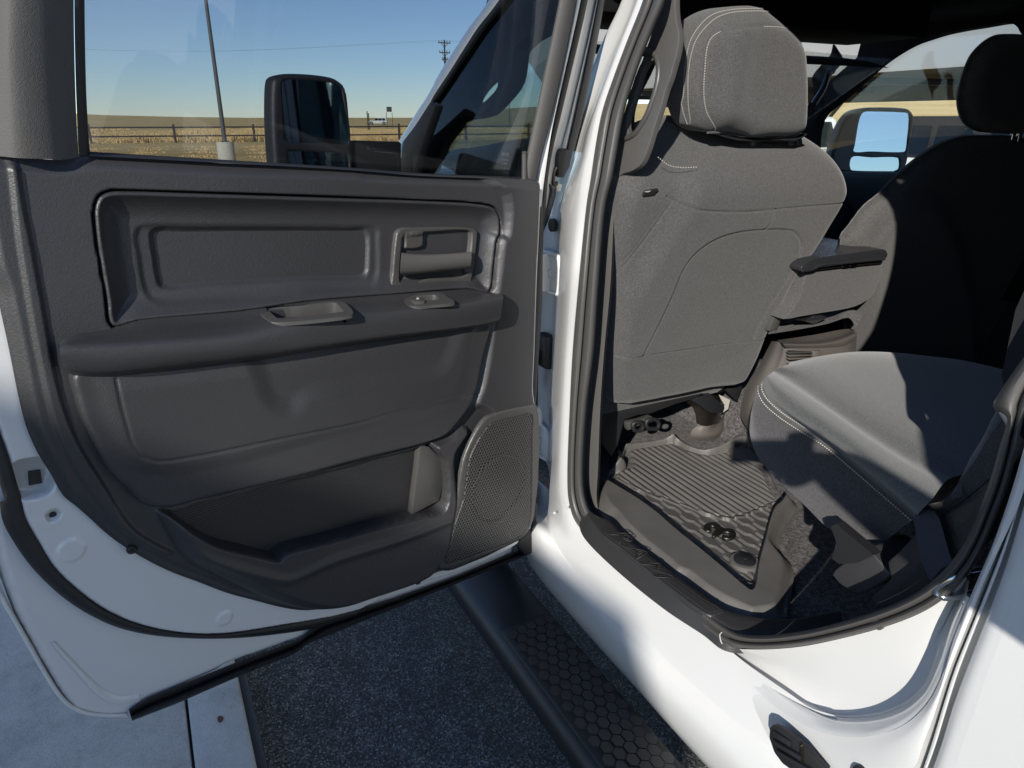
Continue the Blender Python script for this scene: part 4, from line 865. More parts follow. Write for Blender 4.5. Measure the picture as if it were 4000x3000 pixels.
# hinge hardware
def hinge(s_c, sx, sz, lab):
    c = np.array(tum(YB - .085, T(s_c))[0])
    P = [(-sx, -sz), (sx, -sz), (sx, sz), (-sx, sz)]
    o = box('door_hinge', tuple(c), (.014, .075, sz * 2), PAINT, cabp, bev=.004)
    o2 = box('hinge_leaf', tuple(c + np.array([.0, .0, 0])), (sx * 2, .008, sz * 2 - .004), PAINT, cabp, bev=.003)
    # raised rim
    rim = [c + np.array([a * sx, .006, b * sz]) for a, b in ((1, -1), (-.8, -1), (-1, -.85), (-1, .85), (-.8, 1), (1, 1))]
    tube('hinge_rim', rim, .006, PAINT, cabp, seg=8, n=3)
    tube('hinge_bolt', [c + [0, .002, 0], c + [0, .010, 0], c + [0, .0105, 0], c + [0, .018, 0]], lambda q: .015 if q < .5 else .009, PAINT, cabp, seg=6, sub=False)
hinge('c6 1748,300', .055, .05, 'upper'); hinge('c6 1680,1500', .05, .048, 'lower')
c_ = tum(YB - .05, T('c6 1668,1300'))[0]; tube('hinge_pin', [c_ - [0, 0, .04], c_, c_ + [0, 0, .002], c_ + [0, 0, .012]], lambda q: .011 if q < .5 else .006, PAINT, cabp, seg=12, sub=False)
c_ = tum(YB - .085, T('d8 320,510'))[0]
box('wiring_grommet', tuple(c_), (.055, .03, .10), RUBD, cabp, bev=.012, seg=3)
tube('wiring_boot', [c_ + [.01, .02, -.0], c_ + [.02, .03, -.05], c_ + [.035, .03, -.11]], lambda q: .011 + .003 * math.sin(q * 90), RUBD, cabp, seg=12, n=20)
c_ = tum(YB - .088, T('c2 1830,1390'))[0]
tube('pillar_plug', [c_ - [-.0, .006, 0], c_ + [0, .004, 0], c_ + [0, .005, 0]], lambda q: .017 if q < .8 else .012, RUBD, cabp, seg=24, sub=False)
# vent grille in the lower rocker
vg = tum(Yo + .002, T("d5 380,1370 400,1352 430,1362 500,1410 640,1520 770,1680 700,1760 480,1640 420,1560 375,1440"))
vp_ = Plane(vg[0], (0, 1, 0), (-1, 0, 0))
prism('vent_grille', YP(Yo + .012), T("d5 378,1370 398,1350 430,1362 500,1410 640,1520 800,1700 700,1790 470,1630 410,1550 373,1440"), .012, RUBD, cabp, bev=.003)
for a, b in (("400,1400 520,1480", "410,1430 520,1510"), ("400,1460 600,1580", "415,1490 600,1612"), ("420,1530 680,1680", "440,1560 680,1712")):
    A = T('d5 ' + a); B = T('d5 ' + b); prism('louvre', YP(Yo + .020), [A[0], A[1], B[1], B[0]], .008, BAR, cabp, bev=.001)
prism('louvre_bar', YP(Yo + .019), T("d5 598,1500 608,1508 608,1640 598,1632"), .006, DKMETAL, cabp)
prism('fuel_recess', YP(Yo + .006), T("d5 970,1660 990,1640 1030,1650 1080,1700 1000,1760 960,1700"), .006, RUBD, cabp, bev=.002)
# ---- running board ----------------------------------------------------
RBz = .50
rb_l = ZP(RBz).p3(T('d6 350,640')[0])[1]
def rbx(p): return ZP(RBz).p3(p)
yo_ = rbx(T('d6 500,900')[0])[1]; yi_ = rbx(T('d6 1000,1000')[0])[1]
prof = [(-.70, .40), (-.672, .425), (-.662, .46), (-.668, .492), (-.69, .512), (-.73, .52), (-.80, .523), (-.835, .515), (-.85, .49), (-.84, .44), (-.80, .405), (-.74, .395)]
sh_ = 0
def rb(name, prof, x0, x1, m, par):
    V = []; nn = len(prof)
    for x in (x0, x0 + .002, x1 - .002, x1): V += [(x, y, z) for y, z in prof]
    Fc = [(i * nn + k, i * nn + (k + 1) % nn, (i + 1) * nn + (k + 1) % nn, (i + 1) * nn + k) for i in range(3) for k in range(nn)]
    Fc += [tuple(range(nn))[::-1], tuple(range(3 * nn, 4 * nn))]; return mesh(name, V, Fc, m, par, True, 50)
pf = catmull([(y + RBDY, z + RBDZ) for y, z in prof], 4, True) if False else None
RBDY, RBDZ = .0, .0
pf = catmull([(y + RBDY, z + RBDZ) for y, z in prof], 4, True)
run = rb('running_board', pf, -.6, 3.0, BAR, truck)
xs0 = 1.385
pad = rb('step_pad', [(-.682, .511), (-.686, .5175), (-.73, .5265), (-.80, .5285), (-.828, .522), (-.828, .51)], -.4, xs0, RUBD, run)
def hexes():
    bm = bmesh.new(); rr = .0165; k = 0
    for i in range(int((xs0 + .4) / (rr * 1.5)) + 1):
        for j in range(-5, 6):
            x = xs0 - .03 - i * rr * 1.5 * 1.12; y = -.758 + (j + (.5 if i % 2 else 0)) * rr * math.sqrt(3) * .98
            if not (-.818 < y < -.698): continue
            vs = [bm.verts.new((x + rr * 1.02 * math.cos(a), y + rr * .86 * math.sin(a), .5262 + (.002 if -.80 < y < -.73 else -.001 + (y + .73) * -.15 if y > -.73 else 0))) for a in np.radians(np.arange(0, 360, 60))]
            f = bm.faces.new(vs)
    bmesh.ops.recalc_face_normals(bm, faces=bm.faces[:])
    for f in bm.faces: 
        if f.normal.z < 0: f.normal_flip()
    r_ = bmesh.ops.extrude_face_region(bm, geom=bm.faces[:]); vs = [e for e in r_['geom'] if isinstance(e, bmesh.types.BMVert)]
    for v in vs: v.co.z += .0035
    top = [f for f in bm.faces if f.normal.z > .9 and all(v in set(vs) for v in f.verts)]
    bmesh.ops.scale(bm, vec=(1, 1, 1), verts=vs)
    o = bmobj('tread_hexagons', bm, STEP, run); return o
hexes()
# ================================================================== CABIN
def bx(nm, x0, x1, y0, y1, z0, z1, m, par, bev=0): return box(nm, ((x0 + x1) / 2, (y0 + y1) / 2, (z0 + z1) / 2), (abs(x1 - x0), abs(y1 - y0), abs(z1 - z0)), m, par, bev=bev)
def recolor(o, pl, poly, m, smo=4):
    o.data.materials.append(m); k = len(o.data.materials) - 1; P = catmull(pl.uvs(poly), smo, True)
    C_ = np.array([f.center for f in o.data.polygons]) - pl.O; ins = inside(np.stack([C_ @ pl.U, C_ @ pl.V], 1), P)
    mi = np.array([f.material_index for f in o.data.polygons]); mi[ins] = k; o.data.polygons.foreach_set('material_index', mi)
def stitch(name, P3, n, par, nrm, length=.0045, wd=.0011, m=THREAD):
    P = resample(catmull(P3, 6), n * 4); bm = bmesh.new()
    for i in range(n):
        a, b = P[i * 4], P[min(i * 4 + 2, len(P) - 1)]; t = b - a; L_ = np.linalg.norm(t); t /= max(L_, 1e-9); s = np.cross(nrm, t); s /= np.linalg.norm(s); nn = np.array(nrm) * .0012; c = (a + b) / 2; hl = min(length, L_ * 1.0) * .5 if L_ else .002
        vs = [bm.verts.new(tuple(c + t * x * hl + s * y * wd + nn * z)) for x, y, z in ((-1, -1, 0), (1, -1, 0), (1, 1, 0), (-1, 1, 0), (-.7, 0, 1), (.7, 0, 1))]
        for f in ((0, 1, 5, 4), (1, 2, 5), (2, 3, 4, 5), (3, 0, 4)): bm.faces.new([vs[k] for k in f])
    bmesh.ops.recalc_face_normals(bm, faces=bm.faces[:]); return bmobj(name, bm, m, par, 180)
BLK = mat('shade_trim_black', (.006, .006, .007), .9)  # near black so the sun-blocking pillar trim stays dark
# shell: roof, headliner, floor, rear wall, far side
def roofshell():
    xs = [-.75, -.5, .2, 1.0, 1.45, 1.72]; ys = np.linspace(-.98, -2.66, 15); V = []; Fc = []
    for zo in (0, -.025):
        for x in xs:
            for y in ys:
                c = 1 - abs((y + 1.82) / .84) ** 4; z = 2.20 + .06 * c - (.035 if x > 1.6 else 0) - (.1 if x < -.6 else 0); V.append((x, y, z + zo))
    n = len(ys); m_ = len(xs) * n
    for i in range(len(xs) - 1):
        for j in range(n - 1): q = (i * n + j, i * n + j + 1, (i + 1) * n + j + 1, (i + 1) * n + j); Fc.append(q[::-1]); Fc.append(tuple(k + m_ for k in q))
    return mesh('roof', V, Fc, None, truck, True, 40, mats=[PAINT, HEAD], fm=[0, 1] * (len(Fc) // 2))
roof = roofshell()
# cab side rails round the top of the opening (outside the picture)
tube('roof_rail', [(-.3, -.985, 2.19), (.3, -.985, 2.21), (.6, -.985, 2.235), (1.0, -.985, 2.23), (1.5, -.985, 2.16)], .022, PAINT, roof, seg=12)
cp = [(.24, 1.3), (.26, 1.52), (.215, 1.66), (.195, 1.76), (.21, 1.87), (.30, 1.95), (.42, 1.985)]
V = []; 
def wallside(name, pts, y0, k, m, par, thick=.03):
    front = [np.array([x, y0 - k * max(0, z - 1.5), z]) for x, z in pts]; return prism3(name, front, (0, -thick, 0), m, par)
wallside('rear_pillar_shade_trim', [(-.7, .9), (.33, 1.36), (.43, 1.44), (.46, 1.50), (.47, 1.58), (.46, 1.70), (.42, 1.85), (.41, 2.0), (.43, 2.1), (.50, 2.17), (-.7, 2.18)], -.925, .17, BLK, roof, .02)  # forward edge extended to block sun from the rear seat
wallside('rear_side_panel', [(.27, .5), (.27, 1.30), (.36, 1.5), (.35, 1.62), (.33, 1.76), (.33, 1.88), (.37, 2.08), (.45, 2.18), (-.75, 2.2), (-.75, .5)], -.875, .12, PAINT, roof, .03)
wallside('far_side_lower', [(-.75, .5), (2.6, .5), (2.6, 1.42), (2.4, 1.56), (-.75, 1.56)], -2.72, 0, INT, roof, .05)
bx('rear_wall', -.78, -.74, -.9, -2.74, .5, 1.62, HEAD, roof); bx('rear_window_header', -.78, -.74, -.9, -2.74, 2.05, 2.2, HEAD, roof); bx('rear_corner', -.78, -.74, -.9, -1.15, 1.62, 2.05, HEAD, roof); bx('rear_corner', -.78, -.74, -2.5, -2.74, 1.62, 2.05, HEAD, roof)
bx('firewall', 2.35, 2.4, -.9, -2.74, .5, 1.5, INT, roof)
floor = bx('carpet_floor', -.7, 2.35, -.905, -2.7, .82, .852, CARPET, truck)
tun = prism3('floor_tunnel', [np.array((x, y, z)) for x, y, z in ((-.7, -1.50, .853), (-.7, -1.62, .97), (-.7, -2.02, .97), (-.7, -2.14, .853))], (3.0, 0, 0), CARPET, floor, bev=.03, seg=3)
# inner sill wall up to the scuff plate
s_in = T("d3 300,640 330,760 420,820 515,800 600,880 700,970 850,1080 1050,1230 1200,1340 1350,1440 1550,1510 1750,1520 2000,1480 2212,1440 d5 1200,480 1500,300 1700,60")
sill0 = srow(1.0, -.02)
SCZ = .902
# sill cover: from seal inwards
so_ = T("d3 330,700 345,780 400,860 640,1080 980,1340 1250,1510 d5 100,690 300,712 600,690 905,632")
si_ = T("d3 430,790 470,800 515,800 600,885 700,972 850,1082 1050,1232 1200,1340 1350,1442 d5 250,570 500,590 700,562 890,530")
P_so = resample(catmull(ZP(SCZ).pts(so_), 4), 40); P_si = resample(catmull(ZP(SCZ + .004).pts(si_), 4), 40)
sill = loft('sill_trim', [P_so + [0, .012, -.035], P_so + [0, 0, -.006], P_so * .93 + P_si * .07 + [0, 0, .004], P_so * .6 + P_si * .4 + [0, 0, .005], P_si + [0, 0, 0], P_si + [0, -.004, -.012], P_si + [0, -.01, -.07]], TRIMD, truck, nu=100, nv=3)
sp = ZP(SCZ + .0085)
scf = relief('scuff_plate', sp, T("d3 448,868 478,848 540,848 580,885 700,985 850,1098 1050,1248 1200,1355 1352,1448 1310,1468 1248,1482 1180,1452 1000,1320 800,1165 600,1000 470,905"), TRIMD, sill, res=.002, thick=.010, smo=2, edge=.003, sharp=0,
    extra=lambda Q, h, d: h - .0012 * np.exp(-((d - .006) / .0015) ** 2) + np.where((d > .009), .0005 * np.abs(np.sin(Q[:, 1] * 500)) * (Q[:, 0] < sp.uv(T('d3 960,1250')[0])[0] if False else 1), 0))
# raised lettering
def text3(name, s, size, ext, m, par, M, outline=0, fontx=1.0, shear=0):
    cu = bpy.data.curves.new('tmp_text', 'FONT'); cu.body = s; cu.size = size; cu.extrude = ext; cu.shear = shear; cu.space_character = fontx; cu.align_x = 'CENTER'; cu.align_y = 'CENTER'
    if outline: cu.fill_mode = 'NONE'; cu.extrude = 0; cu.bevel_depth = outline; cu.bevel_resolution = 1
    o = bpy.data.objects.new('tmp', cu); dg = bpy.context.evaluated_depsgraph_get(); link(o); bpy.context.view_layer.update(); me = bpy.data.meshes.new_from_object(o.evaluated_get(bpy.context.evaluated_depsgraph_get())); bpy.data.objects.remove(o)
    me.transform(M); me.name = name; me.materials.clear(); me.materials.append(m); r = bpy.data.objects.new(name, me); link(r)
    if par: attach(r, par)
    return r
def frame(o, xd, yd):
    xd = Vector(xd).normalized(); yd = Vector(yd); yd = (yd - xd * yd.dot(xd)).normalized(); z = xd.cross(yd)
    return Matrix(((xd.x, yd.x, z.x, o[0]), (xd.y, yd.y, z.y, o[1]), (xd.z, yd.z, z.z, o[2]), (0, 0, 0, 1)))
ta = sp.p3(T('d3 560,880')[0]); tb = sp.p3(T('d3 890,1190')[0]); tc = sp.p3(T('d3 715,1030')[0])
text3('raised_lettering', 'RAM', .062, 0, STEP, sill, frame(tc + [0, -.0, .0015], tb - ta, (0, -1, 0)) @ Matrix.Diagonal((1.45, .8, 1, 1)), outline=.0009, fontx=1.15, shear=.3)
# ---- B pillar trim and grab handle
PYL = YB - .055
pt = loft('pillar_trim', [tum(YB - .04, T("F 2391,696 2365,800 2336,1116 2318,1370 2290,1600 2276,1850 2282,1930 2298,1985 2325,2035")), tum(YB - .05, T("F 2396,697 2372,800 2343,1116 2325,1370 2298,1600 2284,1850 2290,1928 2306,1980 2332,2025")), tum(YB - .055, T("F 2420,700 2402,800 2384,1116 2360,1370 2345,1585 2335,1850 2330,1935 2335,1985 2345,2020")), tum(YB - .12, T("F 2424,706 2409,800 2390,1116 2366,1370 2350,1585 2341,1871 2336,1940 2340,1985 2350,2020"))], CLOTHTRIM, roof, nu=60, nv=3)
HPL = Plane((0, YB - .045, 1.5), (0, 1, .17), (-1, 0, 0))
def holed3(name, pl, outer, hole, th, m, par, bev=.006):
    from mathutils.geometry import delaunay_2d_cdt
    O_ = catmull(pl.uvs(outer), 3, True); H_ = catmull(pl.uvs(hole), 4, True); n1, n2 = len(O_), len(H_)
    r = delaunay_2d_cdt([Vector(p) for p in O_] + [Vector(p) for p in H_], [(i, (i + 1) % n1) for i in range(n1)] + [(n1 + i, n1 + (i + 1) % n2) for i in range(n2)], [], 0, 1e-6)
    bm = bmesh.new(); bv = [bm.verts.new(tuple(pl.w(v.x, v.y))) for v in r[0]]
    for f in r[2]:
        c = np.mean([[r[0][i].x, r[0][i].y] for i in f], 0)[None]
        if inside(c, O_)[0] and not inside(c, H_)[0]: bm.faces.new([bv[i] for i in f])
    bmesh.ops.dissolve_limit(bm, angle_limit=.01, verts=bm.verts, edges=bm.edges)
    g = bmesh.ops.extrude_face_region(bm, geom=bm.faces[:])
    for e in g['geom']:
        if isinstance(e, bmesh.types.BMVert): e.co -= Vector(pl.N * th)
    bmesh.ops.recalc_face_normals(bm, faces=bm.faces[:])
    if bev: bmesh.ops.bevel(bm, geom=[e for e in bm.edges if len(e.link_faces) == 2 and e.calc_face_angle(0) > R(50)], offset=bev, segments=4, affect='EDGES', profile=.5, clamp_overlap=True)
    return bmobj(name, bm, m, par, 60)
gh = holed3('grab_handle', HPL, T("c3 790,-140 870,-140 876,0 878,80 888,170 905,240 907,310 888,430 860,530 835,620 800,710 762,850 712,1000 665,1160 608,1290 540,1340 460,1368 388,1412 405,1250 440,1080 510,800 590,560 690,270 770,20"),
    T("c3 725,478 745,540 742,620 720,710 692,800 656,890 615,965 565,1035 535,1048 500,1010 500,940 545,800 590,660 630,540 670,490"), .014, CLOTHTRIM, pt, .006)
tube('handle_insert', HPL.off(.0).pts(T("c3 655,410 700,412 735,450 752,530 748,620 728,710 700,800 664,895 620,975 570,1045 520,1078 460,1095")), .0065, SMOOTHP, gh, seg=12, n=8)
prism('upper_pillar_trim', HPL.off(-.055), T("c3 430,1100 500,820 600,520 660,440 720,470 690,560 640,660 590,760 555,880 545,1000 520,1100"), .004, TRIMD, pt, smo=3)
# belt and things on the pillar seen past the seat edge
# ---- front seat
SB = Plane((1.42, -1.2, 1.08), (-1, 0, -.27), (0, -1, 0))
seat_px = T("c3 500,1530 560,1430 650,1320 740,1235 820,1170 900,1128 1040,1080 1190,1066 1350,1100 1500,1140 1700,1125 1900,1092 2000,1085 c4 560,1268 640,1325 690,1390 708,1470 706,1560 690,1659 c7 1650,120 1560,270 1430,450 1380,560 1330,670 1270,780 1220,920 1165,1020 1108,1112 860,1160 600,1205 320,1245 306,1150 300,1000 306,850 330,500 350,200 385,-30")
fsq = relief('front_seat', SB, seat_px, SEATG, truck, res=.0028, thick=.16, edge=.042, smo=3, back=True, sharp=0, feats=[
    ('line', T("c3 820,1545 900,1590 1000,1620 1300,1642 1700,1612 2212,1570"), -.005, .0024),
    ('line', T("c7 470,915 560,740 640,560 690,420 720,360 780,290 900,205 1050,155 1200,137 1340,138 1400,155 1438,210 1440,260 1420,320 1350,440 1260,580 1140,812"), -.005, .0026),
    ('line', T("c7 300,932 460,916 860,860 1140,822 1265,795"), -.0055, .0026), ('line', T("c7 665,-20 550,150 430,320 330,470"), -.003, .003), ('line', T("c7 640,-20 525,150 405,325 325,440"), -.002, .003),
    ('line', T("c7 1272,15 1250,80 1212,132"), -.003, .003), ('line', T("c3 1050,1085 1130,1130 1200,1180 1240,1225"), -.002, .003),
    ('line', T("c3 830,1540 760,1620 740,1659"), -.002, .003), ('line', T("c3 500,1580 620,1500 760,1485 860,1480"), -.0012, .004),
    ('mid', T("c3 1260,1190 1120,1280 1030,1350 985,1450 960,1560 c7 640,130 520,330 400,560 330,800 320,1000 330,1220 900,1130 1120,1080 1280,720 1700,100 c4 690,1500 670,1400 600,1330 450,1260 150,1200"), .022, .075),
    ('mid', T("c7 470,915 640,560 780,290 1050,155 1340,138 1438,210 1420,320 1260,580 1140,812"), -.006, .05)],
    extra=lambda Q, h, d: h - .10 * np.clip((Q[:, 1] - .56) / .12, 0, 1) ** 2 + .0012 * np.sin(Q[:, 0] * 21 + Q[:, 1] * 9) + .001 * np.sin(Q[:, 1] * 33 - Q[:, 0] * 12))
recolor(fsq, SB, T("c7 300,935 460,918 860,862 1140,824 1270,795 1330,800 1100,1200 300,1300"), SEATB)
recolor(fsq, SB, T("c7 470,915 560,740 640,560 690,420 780,290 900,205 1050,155 1200,137 1340,138 1438,210 1440,260 1350,440 1260,580 1140,812"), SEATB)
recolor(fsq, SB, T("c3 740,1240 830,1312 930,1330 1050,1316 1150,1260 1240,1225 1130,1130 1060,1080 900,1110 700,1220"), SEATB)
Sst = SB.off(-.012)
stitch('shoulder_stitching', Sst.off(.004).pts(T("c3 745,1235 830,1298 930,1316 1055,1312")), 17, fsq, SB.N)
prism('side_slot', SB.off(.002), T("c3 628,1543 650,1508 748,1487 712,1532"), .008, RUBD, fsq)
prism('slot_tab', SB.off(.0035), T("c3 640,1508 690,1500 668,1511"), .002, THREAD, fsq)
# headrest
HP = Plane((1.235, -1.2, 1.85), (-1, .02, -.06), (0, -1, 0))
hr_px = T("c3 1195,1048 1090,990 1045,900 1005,750 1002,600 1018,430 1055,300 1120,185 1225,102 1350,52 1500,36 1590,38 1650,58 1720,110 1830,205 1915,300 1952,390 1962,500 1968,700 1965,850 1955,990 1935,1048 1860,1078 1700,1082 1540,1090 1480,1068 1350,1045")
hrl = T("c3 1248,1042 1180,965 1130,890 1104,780 1098,680 1105,560 1120,400 1150,310 1200,262 1290,232 1450,210 1650,210 1750,218 1850,230")
hr2 = T("c3 1062,985 1032,900 1010,760 1008,600 1028,420 1068,290 1140,180 1240,105 1360,72 1550,62 1660,64"); hr3 = T("c3 1080,985 1048,890 1022,760 1020,600 1040,430 1080,305 1150,205 1250,128 1370,92 1550,84 1690,90")
hd = relief('headrest', HP, hr_px, SEATG, fsq, res=.003, thick=.09, edge=.04, smo=4, back=True, sharp=0, feats=[('line', hrl, -.0025, .003), ('line', hr2, -.0015, .002),
    ('mid', T("c3 1150,320 1300,240 1800,225 1950,400 1950,1000 1850,1060 1400,1040 1200,960 1120,850"), .006, .05)],
    extra=lambda Q, h, d: h + .014 * np.exp(-((Q[:, 0] - HP.uv(T('c3 1330,600')[0])[0]) / .05) ** 2) * sst(0, .05, d))
def onrel(pl, P, edge, out, poly): 
    uv = pl.uvs(P); d_, _ = sdf(uv, catmull(pl.uvs(poly), 4, True)); t = np.clip(d_ / edge, 0, 1); hh = -edge * (1 - np.sqrt(np.clip(1 - (1 - t) ** 2, 0, 1))) + out
    return np.array([pl.w(a, b, c) for (a, b), c in zip(uv, hh)])
for nm, P_, n_st in (('headrest_stitching', hrl, 95), ('edge_stitching', hr2, 100), ('edge_stitching', hr3, 98)):
    stitch(nm, onrel(HP, resample(catmull(P_, 4), 40), .04, .0035, hr_px), n_st, hd, -ray((2800, 300)) / np.linalg.norm(ray((2800, 300))), length=.0052, wd=.0010)
tube('headrest_piping', onrel(HP, resample(catmull(T("c3 1200,1045 1350,1045 1480,1072 1540,1092 1700,1084 1860,1078 1935,1050"), 4), 40), .04, .004, hr_px), .004, SEATD, hd, seg=8, sub=False)
hc_ = HP.off(-.04)
prism('headrest_base', HP.off(-.03), T("c3 1200,1040 1300,1060 1500,1095 1700,1095 1930,1050 1900,1075 1830,1110 1500,1110 1380,1105 1250,1070"), .05, VINYL, hd, bev=.006)
for s_ in (("c3 1490,1080", "c3 1490,1122"), ("c3 1790,1080", "c3 1790,1122")):
    a, b = HP.off(-.075).p3(T(s_[0])[0]), HP.off(-.075).p3(T(s_[1])[0]); tube('headrest_post', [a, b + [0, 0, -.03]], .007, CHROME, hd, seg=12, sub=False); tube('post_collar', [b + [0, 0, -.006], b + [0, 0, .004]], .017, SMOOTHP, hd, seg=16, sub=False)
# seat cushion (front) hidden behind its back, and recliner side
bx('seat_cushion', 1.46, 1.98, -.99, -1.50, 1.02, 1.2, SEATG, fsq, bev=.05)
# pedestal and rails under the seat
ped = empty('p', (0, 0, 0)); bpy.data.objects.remove(ped)
XS = XP(1.52)
prism('seat_rail_cover', XP(1.47), T("c7 300,1240 600,1210 860,1155 880,1180 700,1230 540,1290 460,1300 380,1330 340,1480 300,1560 240,1480 240,1260"), .05, RUBD, fsq, bev=.004)
prl = YP(-1.36)
loft('seat_pedestal', [XP(1.50).pts(T("c7 735,1205 790,1240 815,1290 822,1350")), XP(1.49).pts(T("c7 770,1190 840,1240 865,1290 870,1360")), XP(1.485).pts(T("c7 850,1170 900,1260 915,1300 918,1358")), XP(1.50).pts(T("c7 960,1180 965,1260 965,1300 962,1345")), XP(1.54).pts(T("c7 1000,1200 1000,1250 975,1290 972,1330"))], DKMETAL, fsq, nu=20, nv=4)
prism('slide_bracket', XP(1.47), T("c7 850,1165 900,1160 1000,1250 985,1290 905,1285 800,1210"), .03, BAR, fsq, bev=.003)
for a in ("c7 960,1135 1000,1130 985,1160 950,1160", "c7 1010,1120 1110,1112 1075,1215 1010,1150", "c7 860,1150 1000,1130 1002,1136 865,1162"):
    prism('slide_part', XP(1.49), T(a), .02, DKMETAL if 'c7 960' in a or 'c7 860' in a else RUBD, fsq, bev=.002)
prism('paper_tag', XP(1.48), T("c7 962,1172 1030,1205 1018,1260 975,1290 1000,1240 975,1200"), .002, THREAD, fsq)
for a in ("c7 432,1352 470,1340 490,1362 486,1388 440,1392", "c7 520,1328 575,1328 590,1350 582,1378 525,1378 512,1360"):
    q = catmull(XP(1.44).pts(T(a)), 3, True); tube('seat_wire_loop', q, .006, RUBD, fsq, closed=True, seg=8, sub=False)
prism('seat_bolt_bracket', XP(1.46), T("c7 395,1345 470,1330 545,1305 590,1330 520,1345 480,1360 400,1395"), .02, SMOOTHP, fsq, bev=.003)
# passenger seat
psx = T("c4 1000,1900 1130,1659 1220,1570 1310,1490 1400,1410 1500,1345 1620,1275 1750,1228 1850,1210 2000,1208 2212,1212 2500,1300 2700,1700 2600,2900 1700,2900 c8 1010,950 1000,700 990,460 1060,350 1160,230 1260,150")
pseat = relief('passenger_seat', SB, T("c8 1010,1150 1000,800 975,470 1050,365 1150,235 1255,150 c4 1130,1659 1310,1490 1500,1345 1620,1275 1750,1228 1850,1210 2000,1208 2212,1212 2500,1300 2650,1700 2600,2300 2500,3600 c8 2300,1900 1300,1700"), SEATG, truck, res=.008, thick=.04, edge=.05, smo=3, back=True, sharp=0, feats=[('line', T("c8 1110,470 1190,350 1290,240"), -.004, .004), ('mid', T("c8 1120,480 1200,340 1320,200 1600,200 1800,1500 1200,1600"), .02, .06)])
phr = relief('headrest', HP.off(-.0), T("c4 1768,850 1780,980 1830,1085 1950,1148 2080,1158 2300,1165 2500,1100 2560,800 2500,400 2350,300 2212,288 2100,300 1985,370 1880,490 1820,640"), SEATG, pseat, res=.006, thick=.04, edge=.045, smo=4, back=True, sharp=0)
for s_ in ('c4 2110,1195', 'c4 2165,1195'):
    a = HP.off(-.05).p3(T(s_)[0]); tube('headrest_post', [a + [0, 0, .05], a - [0, 0, .05]], .007, CHROME, phr, seg=12, sub=False)
# centre seat console
Cx = XP(1.30)
cons = prism3('centre_console', catmull(Cx.off(.012).pts(T("c8 650,672 790,655 930,640 1060,622 1196,604 1188,680 1172,740 1120,840 1040,900 950,932 740,968 600,992 480,1010 530,960 575,890 620,790")), 2, True), (.16, 0, 0), SEATG, truck, bev=.014, seg=4)
lidP = ZP(Cx.p3(T('c8 900,600')[0])[2] + .035)
lid = prism3('armrest_lid', catmull(Cx.off(.034).pts(T("c8 612,664 660,650 800,630 900,616 1080,592 1205,580 1230,556 1228,524 1205,506 1120,512 1000,528 900,544 800,558 710,572 655,592 612,632")), 2, True), (.34, 0, .01), VINYL, cons, bev=.012, seg=4)
tube('lid_piping', Cx.off(.036).pts(T("c8 615,655 690,645 740,622 900,602 1080,582 1205,572")), .005, VINYL, lid, seg=8)
prism('hinge_strip', Cx.off(.024), T("c8 700,650 900,622 1190,598 1190,606 900,634 700,660"), .01, DKMETAL, lid)
prism('hinge_pin', Cx.off(.028), T("c8 908,628 930,620 955,620 960,630 912,634"), .004, CHROME, lid); prism('hinge_pin', Cx.off(.028), T("c8 962,622 985,615 1010,618 1012,626 965,628"), .004, CHROME, lid)
loft('console_carpet_shelf', [XP(1.27).pts(T("c8 380,1115 600,1080 800,1040 955,1000 1000,1072")), XP(1.32).pts(T("c8 370,1108 600,1060 800,1015 950,945 1052,978")), XP(1.42).pts(T("c8 460,1020 600,1000 800,965 960,930 1040,975"))], CARPET, cons, nu=30, nv=3)
prism('latch_loop', XP(1.30), T("c8 570,1012 640,1010 690,1000 700,985 760,978 795,990 790,1005 740,1030 690,1045 650,1025"), .02, BAR, cons, bev=.004)
prism('latch_glint', XP(1.295), T("c8 570,1014 640,1010 665,1024 700,1014 770,1008 700,1042 650,1026"), .004, CHROME, cons)
prism('seat_hinge_cover', XP(1.33), T("c8 495,830 530,800 558,790 560,830 540,900 500,960 470,1010 440,1090 375,1100 400,1020 450,930"), .05, SMOOTHP, cons, bev=.006)
# lower console with rear vents
Kx = XP(1.22)
kc = loft('rear_console', [XP(1.34).pts(T("c8 395,1165 340,1270 300,1350 250,1420 190,1560 170,1700 300,1900")), XP(1.28).pts(T("c8 432,1170 390,1280 350,1360 310,1440 260,1560 240,1700 330,1900")), XP(1.255).pts(T("c8 470,1180 440,1290 400,1380 360,1450 320,1560 300,1700 400,1900")), XP(1.235).pts(T("c8 500,1200 480,1300 450,1380 430,1450 420,1560 420,1700 500,1900")), XP(1.225).pts(T("c8 700,1190 700,1300 700,1400 700,1500 700,1600 700,1750 750,1900")), XP(1.235).pts(T("c8 940,1150 940,1260 930,1350 930,1450 930,1550 930,1700 940,1900")), XP(1.26).pts(T("c8 1010,1100 1005,1200 1000,1300 1000,1450 1000,1550 1000,1700 1000,1900"))], CONS, cons, nu=20, nv=4)
loft('console_top_lip', [XP(1.32).pts(T("c8 430,1160 700,1120 940,1078 1000,1085")), XP(1.27).pts(T("c8 450,1172 700,1168 900,1130 985,1100")), XP(1.215).pts(T("c8 480,1188 600,1190 760,1185 900,1160 1010,1110")), XP(1.222).pts(T("c8 495,1212 620,1216 780,1212 920,1192 1008,1140"))], CONS, kc, nu=30, nv=4)
prism('vent_opening', XP(1.223), T("c8 522,1236 704,1240 702,1300 522,1310"), .006, RUBD, kc)
for i in range(3): prism('vent_slat', XP(1.212), T("c8 524,%d 690,%d 690,%d 524,%d" % (1248 + i * 22, 1246 + i * 20, 1253 + i * 20, 1257 + i * 22)), .012, CONS if i else SMOOTHP, kc, bev=.001)
